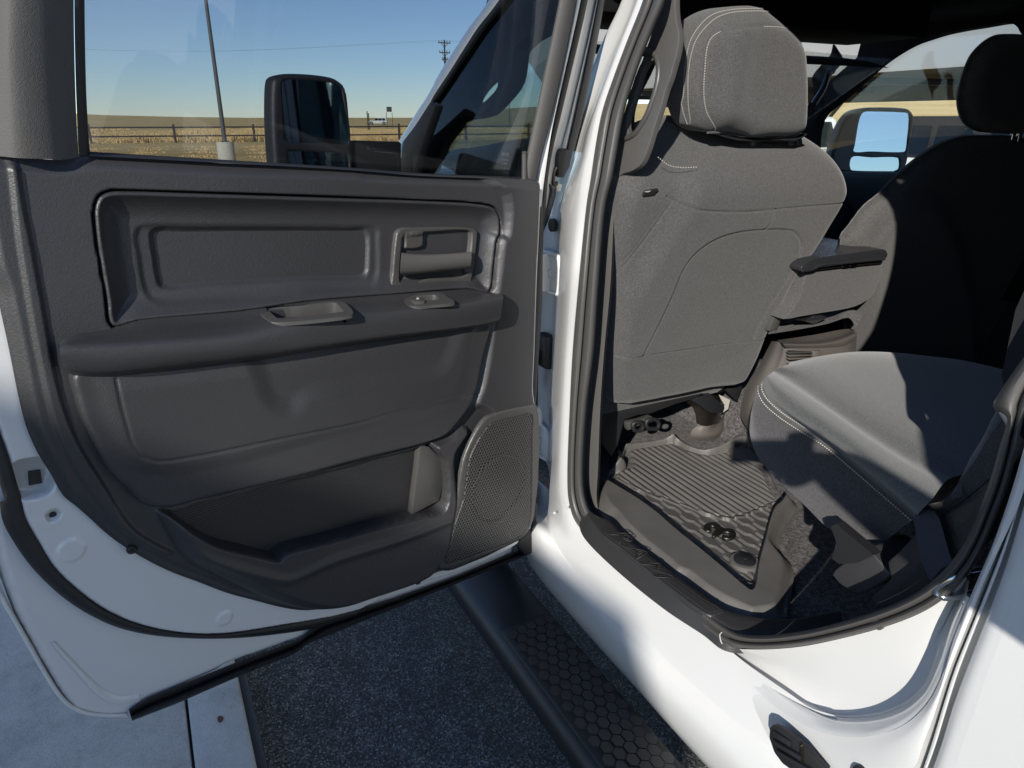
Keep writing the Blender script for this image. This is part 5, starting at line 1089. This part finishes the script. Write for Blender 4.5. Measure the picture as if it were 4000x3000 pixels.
prism('vent_divider', XP(1.212), T("c8 702,1238 757,1236 752,1284 700,1300"), .012, CONS, kc, bev=.003)
prism('vent_opening', XP(1.217), T("c8 790,1275 935,1255 935,1262 790,1282"), .006, RUBD, kc)
# plastic tunnel cover near the pedestal
loft('tunnel_cover', [ZP(.865).pts(T("c7 775,1450 850,1458 930,1448 985,1415 1010,1380 1045,1310 1080,1260 1130,1235 1165,1228")), ZP(.89).pts(T("c7 785,1420 850,1430 925,1420 975,1390 1000,1350 1030,1290 1070,1245 1120,1222 1165,1216")), ZP(.91).pts(T("c7 800,1385 850,1395 900,1390 945,1362 980,1330 1010,1280 1050,1238 1110,1214 1165,1208")), ZP(.925).pts(T("c7 830,1362 870,1366 910,1362 945,1342 975,1318 1005,1270 1045,1232 1100,1212 1165,1200"))], CONS, floor, nu=60, nv=4)
prism3('console_footing', ZP(.868).pts(T("c7 1000,1390 1050,1300 1100,1245 1170,1225 1250,1350 1240,1600 1040,1545 1010,1480")), (0, 0, -.02), CONS, floor, bev=.005)
# ---- rear seat
def c4c(z, s): return ZP(z).pts(T(s))
def c4y(y, s): return YP(y).pts(T(s))
YS = -1.04
R2 = "d4 318,368 316,405 350,480 450,575 600,675 800,800 1000,965 1200,1135 1430,1335"
rs = loft('rear_seat', [
    c4y(YS - .03, "d4 238,640 238,730 280,865 350,965 500,1120 640,1250 800,1405 960,1490 1132,1575"),
    c4y(YS - .012, "d4 250,560 262,650 310,760 400,860 560,990 720,1110 900,1250 1060,1370 1240,1480"),
    c4y(YS - .005, "d4 280,450 285,520 330,610 430,710 580,820 770,940 960,1090 1130,1230 1350,1390"),
    c4y(YS, R2),
    c4c(1.300, "d4 332,345 345,390 400,465 500,555 680,680 880,815 1080,970 1270,1120 1470,1280"),
    c4c(1.318, "d4 355,318 390,370 470,440 600,545 790,680 990,825 1180,975 1360,1090 1540,1210"),
    c4c(1.314, "d4 385,295 440,330 540,395 690,490 880,620 1060,750 1240,870 1400,975 1620,1100"),
    c4c(1.296, "d4 420,272 500,318 620,400 800,525 970,640 1130,745 1290,850 1440,935 1700,1040"),
    c4c(1.302, "d4 450,255 600,290 750,360 930,480 1100,590 1280,700 1450,800 1620,880 1850,1000"),
    c4c(1.302, "d4 480,240 750,230 950,280 1150,380 1350,480 1550,580 1750,690 1900,780 2100,900"),
    c4c(1.295, "d4 520,225 800,170 1000,150 1250,155 1500,180 1750,220 2000,280 2212,350 2400,450"),
    c4c(1.27, "d4 500,218 700,175 1000,136 1280,142 1500,165 1750,195 2000,250 2212,310 2400,390"),
    c4c(1.15, "d4 520,240 700,210 1000,165 1280,170 1500,190 1750,220 2000,270 2212,330 2400,410")], SEATB, truck, nu=90, nv=5, sharp=0)
def recolor_rows(o, rows, nu, m):
    o.data.materials.append(m); k = len(o.data.materials) - 1
    for i, f in enumerate(o.data.polygons):
        if i // (nu - 1) < rows: f.material_index = k
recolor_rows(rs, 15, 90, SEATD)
nv3 = Vector((.2, .5, .6)).normalized()
st1 = c4y(YS + .002, "d4 328,372 330,405 362,470 455,560 605,660 808,785 1010,945 1212,1115 1440,1310"); st2 = c4y(YS + .003, "d4 308,380 306,415 340,495 440,590 590,692 790,818 990,985 1188,1155 1415,1350")
stitch('cushion_stitching', st1 + np.array([.0, .003, .001]), 78, rs, np.array(nv3), length=.006, wd=.0011); stitch('cushion_stitching', st2 + np.array([0, .004, 0]), 78, rs, np.array(nv3), length=.006, wd=.0011)
# seat back (dark, upright)
bk = box('seat_back', (.12, -1.86, 1.62), (.18, 1.66, .80), SEATD, rs, rot=(R(-14), 'Y'), bev=.06, seg=3) if False else None
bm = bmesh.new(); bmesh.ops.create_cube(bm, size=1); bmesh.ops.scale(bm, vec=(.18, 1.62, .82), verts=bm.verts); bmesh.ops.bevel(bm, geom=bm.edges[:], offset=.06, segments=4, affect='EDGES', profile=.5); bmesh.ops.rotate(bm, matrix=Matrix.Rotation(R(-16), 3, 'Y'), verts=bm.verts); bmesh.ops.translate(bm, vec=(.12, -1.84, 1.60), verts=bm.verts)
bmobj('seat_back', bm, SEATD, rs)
loft('side_bolster', [c4y(-.965, "d4 1450,1250 1600,1330 1780,1200 1950,1060 2060,960"), c4y(-.95, "d4 1760,1180 1775,1010 1880,850 1990,640 2120,450"), c4y(-1.1, "d4 1760,1100 1800,950 1900,780 2010,580 2140,400")], SEATD, rs, nu=30, nv=4)
YW = -.945
prism('seat_side_cover', YP(-.99), T("d5 828,270 850,235 900,195 960,140 1035,82 1080,82 1115,110 1180,180 1252,262 1250,285 1180,330 1080,385 1010,405 975,395 880,330"), .10, TRIM, rs, bev=.014, seg=3)
prism('seat_gap_shade', YP(-.975), T("d4 820,1395 860,1375 1080,1560 1130,1600 1000,1659 d5 880,190 830,150 860,30"), .02, RUBD, rs)  # black sheet standing in for the dark gap below the cushion
prism('lower_quarter_trim', YP(-.952), T("d5 1222,175 1300,110 1440,-40 1560,-200 d4 1600,1330 1780,1200 1950,1060 2010,900 2130,520 2212,260 2400,0 2500,400 d5 2000,-300 1940,0 1700,260 1480,420 1200,540 1100,440 1250,300"), .03, TRIMD, rs, bev=.008)
bm_ = mat('belt_webbing', (.035, .038, .055), .8); bump(bm_, noise(bm_, 900, 1), .0006)
loft('seat_belt', [YP(-.938).pts(T("d4 1440,1270 1420,1345 1430,1420 1450,1530 1480,1659 d5 1535,310")), YP(-.935).pts(T("d4 1560,1280 1600,1335 1630,1430 1660,1540 1700,1659 d5 1700,150"))], bm_, rs, nu=30, nv=4)
# ---- dashboard, steering wheel, windscreen surround, passenger side
dash = loft('dashboard', [np.array([(2.0, y, 1.05) for y in (-.95, -1.4, -1.82, -2.3, -2.7)]), np.array([(1.93, -.95, 1.35), (1.93, -1.4, 1.38), (1.95, -1.82, 1.38), (1.95, -2.3, 1.38), (1.95, -2.7, 1.36)]), np.array([(2.17, -.95, 1.60), (2.13, -1.25, 1.70), (2.15, -1.6, 1.66), (2.15, -2.3, 1.57), (2.15, -2.7, 1.54)]), np.array([(2.28, -.95, 1.64), (2.26, -1.25, 1.735), (2.28, -1.6, 1.69), (2.28, -2.3, 1.60), (2.28, -2.7, 1.58)]), np.array([(2.6, -.95, 1.67), (2.65, -1.25, 1.70), (2.7, -1.82, 1.69), (2.65, -2.3, 1.64), (2.6, -2.7, 1.62)])], INT, truck, nu=40, nv=4)
bx('bonnet', 2.62, 4.2, -.95, -2.7, 1.2, 1.60, PAINT, truck, bev=.06)
sw = tube('steering_wheel', [np.array([2.12, -1.29, 1.54]) + .19 * (np.array([0, 1, 0]) * math.cos(a) + np.array([.42, 0, .91]) * math.sin(a)) for a in np.linspace(0, 2 * math.pi, 25)[:-1]], .016, VINYL, truck, closed=True, n=2, seg=12)
tube('wheel_hub', [(2.13, -1.29, 1.535), (2.20, -1.29, 1.50)], .075, INT, sw, seg=24, sub=False)
for a in (0, math.pi, -math.pi / 2): p = np.array([2.13, -1.29, 1.535]) + .18 * (np.array([0, 1, 0]) * math.cos(a) + np.array([.42, 0, .91]) * math.sin(a)); tube('wheel_spoke', [(2.145, -1.29, 1.53), tuple(p)], .014, SMOOTHP, sw, seg=8, sub=False)
# windscreen and pillars
ws = prism3('windshield', [np.array(p) for p in ((2.52, -.98, 1.69), (2.58, -1.82, 1.70), (2.52, -2.66, 1.69), (1.86, -2.50, 2.0), (1.89, -1.82, 2.015), (1.86, -1.14, 2.0))], (.004, 0, .004), GLASSF, truck)
bx('windshield_header', 1.60, 1.90, -1.0, -2.30, 2.04, 2.22, HEAD, roof, bev=.01); bx('headliner_corner', 1.30, 2.10, -2.2, -2.66, 2.125, 2.25, HEAD, roof, bev=.01)
hx = prism3('header_visor', [np.array(p) for p in ((1.80, -1.12, 1.975), (1.80, -2.25, 1.975), (1.88, -2.25, 2.0), (1.88, -1.12, 2.0))], (-.12, 0, -.02), HEAD, roof)
mrx = XP(1.78); mr = prism('rear_view_mirror', XP(1.80), T("c3 850,452 1000,455 1030,480 1035,600 1000,622 860,600 845,560"), .03, RUBD, truck, bev=.006); prism('mirror_glass', XP(1.797), T("c3 868,468 990,472 1000,590 870,585"), .004, VINYL, mr)
prism('tag_card', XP(1.77), T("c3 955,470 1010,470 1010,525 955,520"), .002, THREAD, mr)
# far side: door trim, window surround and pillars as one moulded frame
fx = -2.66
win = T("c4 410,1040 600,860 840,640 1000,510 1200,390 1350,335 1500,290 1800,235 2080,198 2150,230 2185,290 2300,420 2400,900 2420,1500 1700,1490 1310,1484 720,1480 560,1470 400,1470")
def farwall():
    """cabin side with the window cut out, thickness 6 cm"""
    pl = YP(fx); O_ = pl.pts(win); outer = [(-.74, 1.2), (2.30, 1.2), (2.62, 1.5), (2.42, 1.79), (2.28, 1.93), (2.14, 2.03), (2.1, 2.3), (-.74, 2.3)]
    W_ = catmull(O_, 5, True)
    from mathutils.geometry import delaunay_2d_cdt
    vo = [Vector(p) for p in outer]; vw = [Vector((p[0], p[2])) for p in W_]
    n1, n2 = len(vo), len(vw); E = [(i, (i + 1) % n1) for i in range(n1)] + [(n1 + i, n1 + (i + 1) % n2) for i in range(n2)]
    r = delaunay_2d_cdt(vo + vw, E, [], 0, 1e-5); vs, fs = r[0], r[2]
    V = [(v.x, fx, v.y) for v in vs]; wp = np.array([(p[0], p[2]) for p in W_]); keep = []
    for f in fs:
        c = np.mean([[vs[i].x, vs[i].y] for i in f], 0); 
        if not inside(c[None], wp)[0] and inside(c[None], np.array(outer))[0]: keep.append(tuple(f))
    bm = bmesh.new(); bv = [bm.verts.new(v) for v in V]; [bm.faces.new([bv[i] for i in f]) for f in keep]
    r = bmesh.ops.extrude_face_region(bm, geom=bm.faces[:]); 
    for e in r['geom']:
        if isinstance(e, bmesh.types.BMVert): e.co.y -= .06
    bmesh.ops.recalc_face_normals(bm, faces=bm.faces[:]); return bmobj('passenger_side', bm, HEAD, truck, 30)
pw = farwall()
gwin = prism('window_glass', YP(fx - .045), win, .004, GLASSF, pw)
loft('door_sill_pad', [YP(fx).pts(T("c4 400,1475 720,1482 1310,1486 2000,1490")), YP(fx + .03).pts(T("c4 400,1490 720,1496 1310,1500 2000,1505")), YP(fx + .035).pts(T("c4 400,1600 720,1600 1310,1600 2000,1600")), YP(fx + .02).pts(T("c4 400,2100 720,2100 1310,2100 2000,2100"))], INT, pw, nu=20, nv=3)
wpil = loft('windshield_pillar_trim', [XP(2.05).pts(T("c4 560,385 540,470 470,550 395,640 380,680")), XP(2.06).pts(T("c4 580,390 600,450 520,600 430,720 390,770")), XP(2.05).pts(T("c4 600,420 650,520 560,640 480,760 400,870"))], INT, pw, nu=20, nv=3)
tube('pillar_grab_handle', XP(2.0).pts(T("c4 560,610 520,640 500,700 470,780 420,860 395,900")), .012, VINYL, pw, seg=10)
# outside mirrors
def mirror(name, pl, outl, g1, g2, arm, gn, gm=MIRR, label=None, dep=.09, edge=.02, ring=None):
    m = relief(name, pl, outl, RUBD if False else BARM, truck, res=.004, thick=dep, edge=edge, smo=4, back=True, sharp=0, feats=[('in', g1, -.012, .008), ('in', g2, -.012, .008)])
    q1 = Plane(pl.off(-.006).p3(tuple(np.mean(g1, 0))), gn); q2 = Plane(pl.off(-.006).p3(tuple(np.mean(g2, 0))), gn)
    a = prism('mirror_glass', q1, g1, .003, gm, m, smo=4); b = prism('convex_mirror_glass', q2, g2, .003, gm, m, smo=3)
    prism('mirror_arm', pl.off(-.02), arm, .06, RUBD, m, bev=.008); return m
BARM = mat('mirror_shell_plastic', (.022, .022, .024), .5); bump(BARM, noise(BARM, 700, 2), .0002)
# driver mirror sits about a metre ahead of the belt, out from the door
dmx = 2.15
mp1 = T("c2 98,500 108,478 150,458 260,452 450,470 510,490 555,530 575,600 590,760 600,900 608,1050 612,1200 300,1210 125,1180 110,1050 95,850 90,650")
g1 = T("c2 160,500 180,485 260,482 420,495 500,510 535,540 548,600 575,760 580,880 565,896 400,890 200,885 180,870 165,700")
g2 = T("c2 188,935 200,926 400,930 560,940 578,950 582,1100 570,1180 300,1170 200,1150 190,1000")
dm = mirror('side_mirror', Plane((dmx, -.3, 1.75), (-1, -.2, .03)), mp1, g1, g2, T("c2 600,866 760,870 900,874 905,1150 600,1150"), (-1, -.2, .03), gm=MIRRD, dep=.05)
loft('mirror_arm_panel', [Plane((dmx - .0, 0, 0), (-1, .12, 0)).off(.002).pts(T("c2 680,920 720,932 870,942 888,1080 680,1080")), Plane((dmx - .0, 0, 0), (-1, .12, 0)).off(.004).pts(T("c2 690,900 720,936 866,950 882,1080 690,1080"))], SMOOTHP, dm, nu=12, nv=1, smu=0)
pmx = 2.02
mp2 = T("c4 565,1290 600,1180 650,1060 720,970 800,935 950,925 1150,930 1230,945 1268,1000 1262,1090 1235,1250 1210,1400 1185,1470 1160,1520 700,1520 560,1480")
h1 = T("c4 778,1080 800,1000 830,962 950,955 1150,962 1215,970 1228,1000 1215,1200 1195,1310 1170,1320 900,1316 740,1312 750,1250")
h2 = T("c4 725,1354 900,1352 1130,1356 1140,1370 1130,1470 720,1475")
pmr = mirror('side_mirror', Plane((2.25, -3.05, 1.75), (-1, .40, .07)), mp2, h1, h2, T("c4 400,1380 720,1380 720,1500 400,1500"), (-1, .40, .07), gm=MIRRP, dep=.06, edge=.015)
# ---- front door (closed) seen through the open door's glass
FY = -.835
def fy(P, dy=0, k=.17): return tum(FY + dy, P, k)
apo = T("c2 1480,-60 1400,60 1320,165 1230,300 1140,440 1060,590 1000,680 940,780 890,862 860,930"); api = T("c2 1595,-60 1500,70 1420,170 1330,300 1230,450 1130,605 1100,640 1040,760 990,900 960,1060")
apm = T("c2 1545,-60 1450,70 1370,170 1285,300 1190,450 1092,600 1072,640 1010,740 950,850 905,950")
fd_ = loft('front_door', [fy(apo, -.07), fy(apo, -.02), fy(mixp(apo, apm, .5), 0), fy(apm, .0), fy(apm, -.006)], PAINT, truck, nu=50, nv=4)
loft('window_moulding', [fy(apm, -.004), fy(mixp(apm, api, .5), .004), fy(api, -.004), fy(api, -.03)], RUBD, fd_, nu=50, nv=3)
prism('sail_panel', YP(FY + .004), T("c2 1070,630 1105,655 1040,850 990,1000 960,1120 870,1120 890,990 905,870 980,770"), .03, BARM, fd_, bev=.006)
prism('window_glass', YP(FY - .004), T("c2 1100,640 1130,600 1330,300 1500,70 1595,-60 1900,-60 2150,-60 2150,1200 950,1200 1040,760"), .004, GLASSD, fd_) if False else None
fgl = loft('window_glass', [fy(T("c2 1100,600 1330,280 1500,50 1620,-100 2010,-110"), -.01), fy(T("c2 960,1150 1300,1150 1600,1150 1740,1150"), -.01)], GLASSD, fd_, nu=40, nv=12, smu=0)
bx('lower_skin', 1.74, 2.5, FY - .03, FY + .02, .66, 1.60, PAINT, fd_, bev=.01)
bx('inner_trim', 1.70, 2.4, FY - .12, FY - .16, .80, 1.60, INT, fd_, bev=.01)
bx('front_fender', 2.5, 4.2, FY - .1, FY + .02, .7, 1.55, PAINT, fd_, bev=.03)
# A pillar inner trim with its grab handle (hole through it)
ap_o = [(1500, -160), (1900, -160), (1862, 0), (1840, 105), (1600, 292), (1585, 400), (1562, 500), (1500, 590), (1395, 695), (1225, 738), (1190, 790), (1130, 870), (1020, 1100), (930, 1100), (1090, 610), (1330, 280)]
ap_h = [(1465, 425), (1490, 480), (1490, 535), (1440, 600), (1388, 640), (1315, 610), (1350, 545), (1400, 490)]
AP = Plane((0, -.955, 1.6), (0, 1, .17), (-1, 0, 0))
def holed(name, pl, outer, hole, th, m, par):
    from mathutils.geometry import delaunay_2d_cdt
    f2 = lambda P: [(1000 + a * .6329, b * .6329) for a, b in P]
    O_ = catmull(pl.uvs(f2(outer)), 3, True); H_ = catmull(pl.uvs(f2(hole)), 4, True); n1, n2 = len(O_), len(H_)
    r = delaunay_2d_cdt([Vector(p) for p in O_] + [Vector(p) for p in H_], [(i, (i + 1) % n1) for i in range(n1)] + [(n1 + i, n1 + (i + 1) % n2) for i in range(n2)], [], 0, 1e-6)
    bm = bmesh.new(); bv = [bm.verts.new(tuple(pl.w(v.x, v.y))) for v in r[0]]
    for f in r[2]:
        c = np.mean([[r[0][i].x, r[0][i].y] for i in f], 0)[None]
        if inside(c, O_)[0] and not inside(c, H_)[0]: bm.faces.new([bv[i] for i in f])
    g = bmesh.ops.extrude_face_region(bm, geom=bm.faces[:]); 
    for e in g['geom']:
        if isinstance(e, bmesh.types.BMVert): e.co -= Vector(pl.N * th)
    bmesh.ops.recalc_face_normals(bm, faces=bm.faces[:]); return bmobj(name, bm, m, par, 30)
holed('front_pillar_trim', AP, ap_o, ap_h, .05, HEAD, truck)
# etched marks on the front door glass (read from inside the car, so mirrored here)
GM = mat('etched_print', (.55, .58, .58), .8)
g0 = tum(FY - .006, [(1000 + 1540 * .6329, 955 * .6329)])[0]
for i_, (tx_, sz_, dz_) in enumerate((('MOPAR', .013, 0), ('SAFETY GLASS', .006, -.013), ('M1 AS2', .006, -.022), ('43R-000261', .009, -.034), ('TRANSP 70%', .006, -.046))):
    text3('glass_etching', tx_, sz_, .0002, GM, fd_, frame(g0 + [0.0, .001, dz_], (1, 0, 0), (0, 0, 1)))
# ================================================================== FLOOR MAT
MP = ZP(.895); MFd = .038
mo = T("d3 612,222 606,205 640,195 900,155 960,140 1010,146 1090,196 1200,226 1320,205 1400,160 1500,140 1640,300 1790,560 1850,590 1884,632 1850,690 1785,790 1758,860 1748,930 1790,990 1840,1050 1858,1110 1850,1200 1820,1340 1785,1448 1650,1478 1545,1482 1440,1440 1280,1362 1150,1280 1040,1190 960,1160 880,1085 700,940 560,800 520,745 470,700 430,640 412,580 418,530 450,470 500,410 530,350 545,250 570,228 600,225 625,290 640,320")
mfl = T("d3 640,222 655,212 1000,162 1100,206 1230,236 1360,222 1560,190 1700,380 1790,560 1760,640 1700,700 1640,900 1590,1080 1540,1288 1500,1262 1380,1160 1200,1010 1000,850 850,720 700,615 560,530 470,468 480,420 520,378 600,350 645,330 628,290")
mrb = T("d3 655,222 1000,170 1100,215 1230,245 1360,232 1560,200 1700,390 1785,560 1710,585 1600,625 1510,660 1440,672 1350,685 1250,660 1150,628 1000,575 900,545 800,510 720,482 600,420 540,385 640,345")
mcv = T("d3 500,385 620,440 720,492 800,528 900,562 1000,595 1100,625 1250,680 1350,705 1450,697 1530,670 1600,640 1700,600 1790,572")
fl_uv = catmull(MP.uvs(mfl), 5, True); rb_uv = catmull(MP.uvs(mrb), 5, True)
ra, rb_ = MP.uv(T('d3 700,195')[0]), MP.uv(T('d3 1440,655')[0]); rd = (rb_ - ra) / np.linalg.norm(rb_ - ra); rp = np.array([-rd[1], rd[0]])
def matx(Q, h, d):
    dfl, _ = sdf(Q, fl_uv); drb, _ = sdf(Q, rb_uv); h = h - .003 * sst(.0, .004, dfl) * 0
    h = h - MFd * sst(-.003, .004, dfl); s = (Q - ra) @ rp; t = (Q - ra) @ rd
    rib = .0058 * (1 - sst(.30, .62, np.abs(((s / .0200) % 1) - .5) * 2))
    h = h + rib * sst(.002, .005, drb)
    # overlapping trapezoid scales
    row = s / .0275; a = .074
    def edge_(kk):
        ph = (t / a + .5 * (np.mod(kk, 2))) % 1; return .42 * (sst(.0, .16, ph) - sst(.5, .66, ph))
    k = np.floor(row); k = np.where(row < k + edge_(k), k - 1, k)
    fr = (row - (k + edge_(k))) / ((k + 1 + edge_(k + 1)) - (k + edge_(k)))
    sc = .0078 * (1 - np.clip(fr, 0, 1))
    m_ = sst(.0, .003, -drb - .003) * sst(.004, .008, dfl); h = h + sc * m_
    # outer flank falls away to the sill and carpet
    h = h - .028 * sst(.03, .0, d) 
    return h
MATR = MATM
mat_o = relief('floor_mat', MP, mo, MATM, None, res=.0019, thick=.035, smo=3, sharp=0, extra=matx, feats=[('line', mcv, .0045, .004)])
tag(mat_o, 'grey brown rubber tray floor mat on the carpet behind the front seat', 'floor mat')
def fl(p, dz=0): return ZP(.895 - MFd + dz).p3(p)
kc_ = fl(T('d3 1488,1112')[0], .004); rx = np.linalg.norm(fl(T('d3 1575,1112')[0], .004) - kc_) 
kn = tube('retainer_boss', [kc_ - [0, 0, .004], kc_ + [0, 0, .0095], kc_ + [0, 0, .010]], lambda q: rx * (1.22 if q < .3 else 1.18 if q < .8 else 1.10), MATM, mat_o, seg=40, sub=False)
tube('retainer_knob', [kc_ + [0, 0, .008], kc_ + [0, 0, .013], kc_ + [0, 0, .0135]], lambda q: rx * (.90 if q < .8 else .87), BAR, mat_o, seg=40, sub=False)
tube('knob_socket', [kc_ + [0, 0, .0155], kc_ + [0, 0, .0175]], rx * .24, RUBD, mat_o, seg=20, sub=False)
# ram's head emblem: two curled horns, brow and muzzle
ec = fl(T('d3 1305,892')[0], .004); eu = fl(T('d3 1420,930')[0], .004) - fl(T('d3 1200,840')[0], .004); es = np.linalg.norm(eu); eu /= es; ew = np.array([-eu[1], eu[0], 0]); 
if ew[1] > 0: ew = -ew
es *= .5
EM = mat('tinted_chrome', (.11, .105, .10), .42, 1)
def ep(a, b, z=0): return ec + eu * a * es + ew * b * es + np.array([0, 0, z])
emb = []
hn = [(-.06, .34), (-.26, .62), (-.60, .66), (-.90, .40), (-.98, -.02), (-.82, -.38), (-.52, -.48), (-.34, -.30), (-.48, -.20), (-.66, -.14), (-.70, .06), (-.56, .26), (-.34, .20), (-.18, .02)]
for s_ in (1, -1): emb.append(prism3('e', catmull([ep(a * s_, b, .0075) for a, b in hn], 3, True), (0, 0, -.0075), EM, None, bev=.0022, seg=3))
emb.append(prism3('e', [ep(a, b, .009) for a, b in ((-.20, .45), (.20, .45), (.26, .1), (.16, -.35), (.10, -.78), (-.10, -.78), (-.16, -.35), (-.26, .1))], (0, 0, -.009), EM, None, bev=.003))
ej = join('ram_head_emblem', emb, mat_o)
# carpet edge strip between mat and scuff plate is the carpet itself, raised to the sill
prism3('sill_carpet', ZP(.872).pts(T("d3 430,680 470,790 560,860 700,965 850,1078 1050,1228 1200,1335 1350,1438 1550,1505 1800,1490 1800,1300 1300,1200 800,800 500,560")), (0, 0, -.02), CARPET, floor)
LEAF = mat('dry_leaf', (.12, .05, .025), .8); lc = ZP(.155).p3(T('d1 1360,1352')[0])
tag(prism3('dry_leaf', catmull([lc + np.array([.011 * math.cos(a) * (1 + .3 * math.sin(3 * a)), .008 * math.sin(a), 0]) for a in np.linspace(0, 6.28, 9)[:-1]], 3, True), (0, 0, -.004), LEAF, None), 'small curled brown leaf lying on the kerb top', 'leaf')
# ================================================================== PHOTOGRAPHER (behind the camera, seen only as a shadow)
SKIN = mat('skin', (.45, .28, .2), .55); JACK = fabric('navy_jacket', (.03, .035, .05)); JEAN = fabric('denim', (.05, .07, .12)); PHONE = mat('phone_shell', (.02, .02, .02), .3)
def skin_body(name, verts, edges, radii, m, par=None, sub=2):
    me = bpy.data.meshes.new(name); me.from_pydata(verts, edges, []); o = bpy.data.objects.new(name, me); link(o)
    sk = o.modifiers.new('s', 'SKIN'); 
    for v, r_ in zip(me.skin_vertices[0].data, radii): v.radius = r_ if isinstance(r_, tuple) else (r_, r_)
    me.skin_vertices[0].data[0].use_root = True; sk.use_smooth_shade = True
    ss = o.modifiers.new('u', 'SUBSURF'); ss.levels = sub; ss.render_levels = sub
    me.materials.append(m)
    if par: attach(o, par)
    return o
fwd = np.array([hv[0], hv[1], 0]); lft = -rv
TS = np.array([-.685, .728, 0]); EV = np.array([.728, .685, 0])
def W(p1, s, z): return tuple(EV * p1 + TS * s + np.array([0, 0, z]))
per = empty('person', W(-.79, .24, 0)); tag(per, 'photographer in navy jacket and jeans holding a phone at arm length', 'person')
def A(p1, p2, s): return W(p1, s, p2 + s * math.tan(el))
vb = [W(-.84, .28, .95), W(-.76, .27, 1.2), W(-.64, .26, 1.44), A(-.50, 1.58, .24), A(-.42, 1.67, .22), A(-.38, 1.77, .20), A(-.40, 1.93, .20),
      A(-.52, 1.52, .33), A(-.46, 1.60, .25), A(-.38, 1.62, .15), A(-.27, 1.695, .08), A(-.14, 1.79, .03), W(-.72, .10, 1.48), A(-.58, 1.56, .0), A(-.42, 1.60, .0), A(-.27, 1.675, .01), A(-.14, 1.775, .01),
      W(-.79, .33, .86), W(-.78, .30, .48), W(-.78, .36, .09), W(-.74, .24, .04), W(-.92, .24, .86), W(-.93, .18, .48), W(-.93, .22, .09), W(-.90, .10, .04)]
eb = [(0, 1), (1, 2), (2, 3), (3, 4), (4, 5), (5, 6), (2, 7), (7, 8), (8, 9), (9, 10), (10, 11), (2, 12), (12, 13), (13, 14), (14, 15), (15, 16), (0, 17), (17, 18), (18, 19), (19, 20), (0, 21), (21, 22), (22, 23), (23, 24)]
rb3 = [.14, .13, .14, .07, .10, .135, .12, .065, .055, .05, .043, .034, .065, .055, .048, .04, .03, .09, .06, .042, .04, .09, .06, .042, .04]
skin_body('body', vb, eb, rb3, JACK, per)
FC = np.array([-fwd * .022])[0]
ph = box('phone', (0, 0, 0), (.008, .155, .075), PHONE, None, bev=.003); pc = np.array([0, 0, CAMH]) - fwd * .014 * 0 - np.array([hv[0], hv[1], 0]) * .03 + rv * .045 + np.array([0, 0, -.022])
for v in ph.data.vertices:
    q = np.array(v.co); v.co = Vector(pc + fwd * q[0] + lft * q[1] + np.array([0, 0, q[2]]))
tag(ph, 'black phone held sideways in both hands of the photographer', 'phone')
rt = EV * -1.0
for s_, w0, pe in ((1, np.array(vb[11]), pc + rv * .075), (-1, np.array(vb[16]), pc + rv * .03 - np.array([0, 0, .04]))):
    back = -fwd * .012
    skin_body('hand', [tuple(w0), tuple(w0 * .4 + pe * .6 + back * 2), tuple(pe + back * 1.6)], [(0, 1), (1, 2)], [.026, (.036, .022), (.032, .016)], SKIN, per, 1)
    for k in range(4):
        b0 = pe + np.array([0, 0, .038 - .019 * k]) + back; skin_body('finger', [tuple(b0), tuple(b0 + fwd * .03 + rv * .004), tuple(b0 + fwd * .038 - rv * .02)], [(0, 1), (1, 2)], [.010, .009, .007], SKIN, per, 1)
    b0 = pe + np.array([0, 0, .03]) + back; skin_body('thumb', [tuple(b0), tuple(b0 - rv * .02 + np.array([0, 0, .018])), tuple(b0 - rv * .045 + np.array([0, 0, .022]))], [(0, 1), (1, 2)], [.013, .011, .009], SKIN, per, 1)
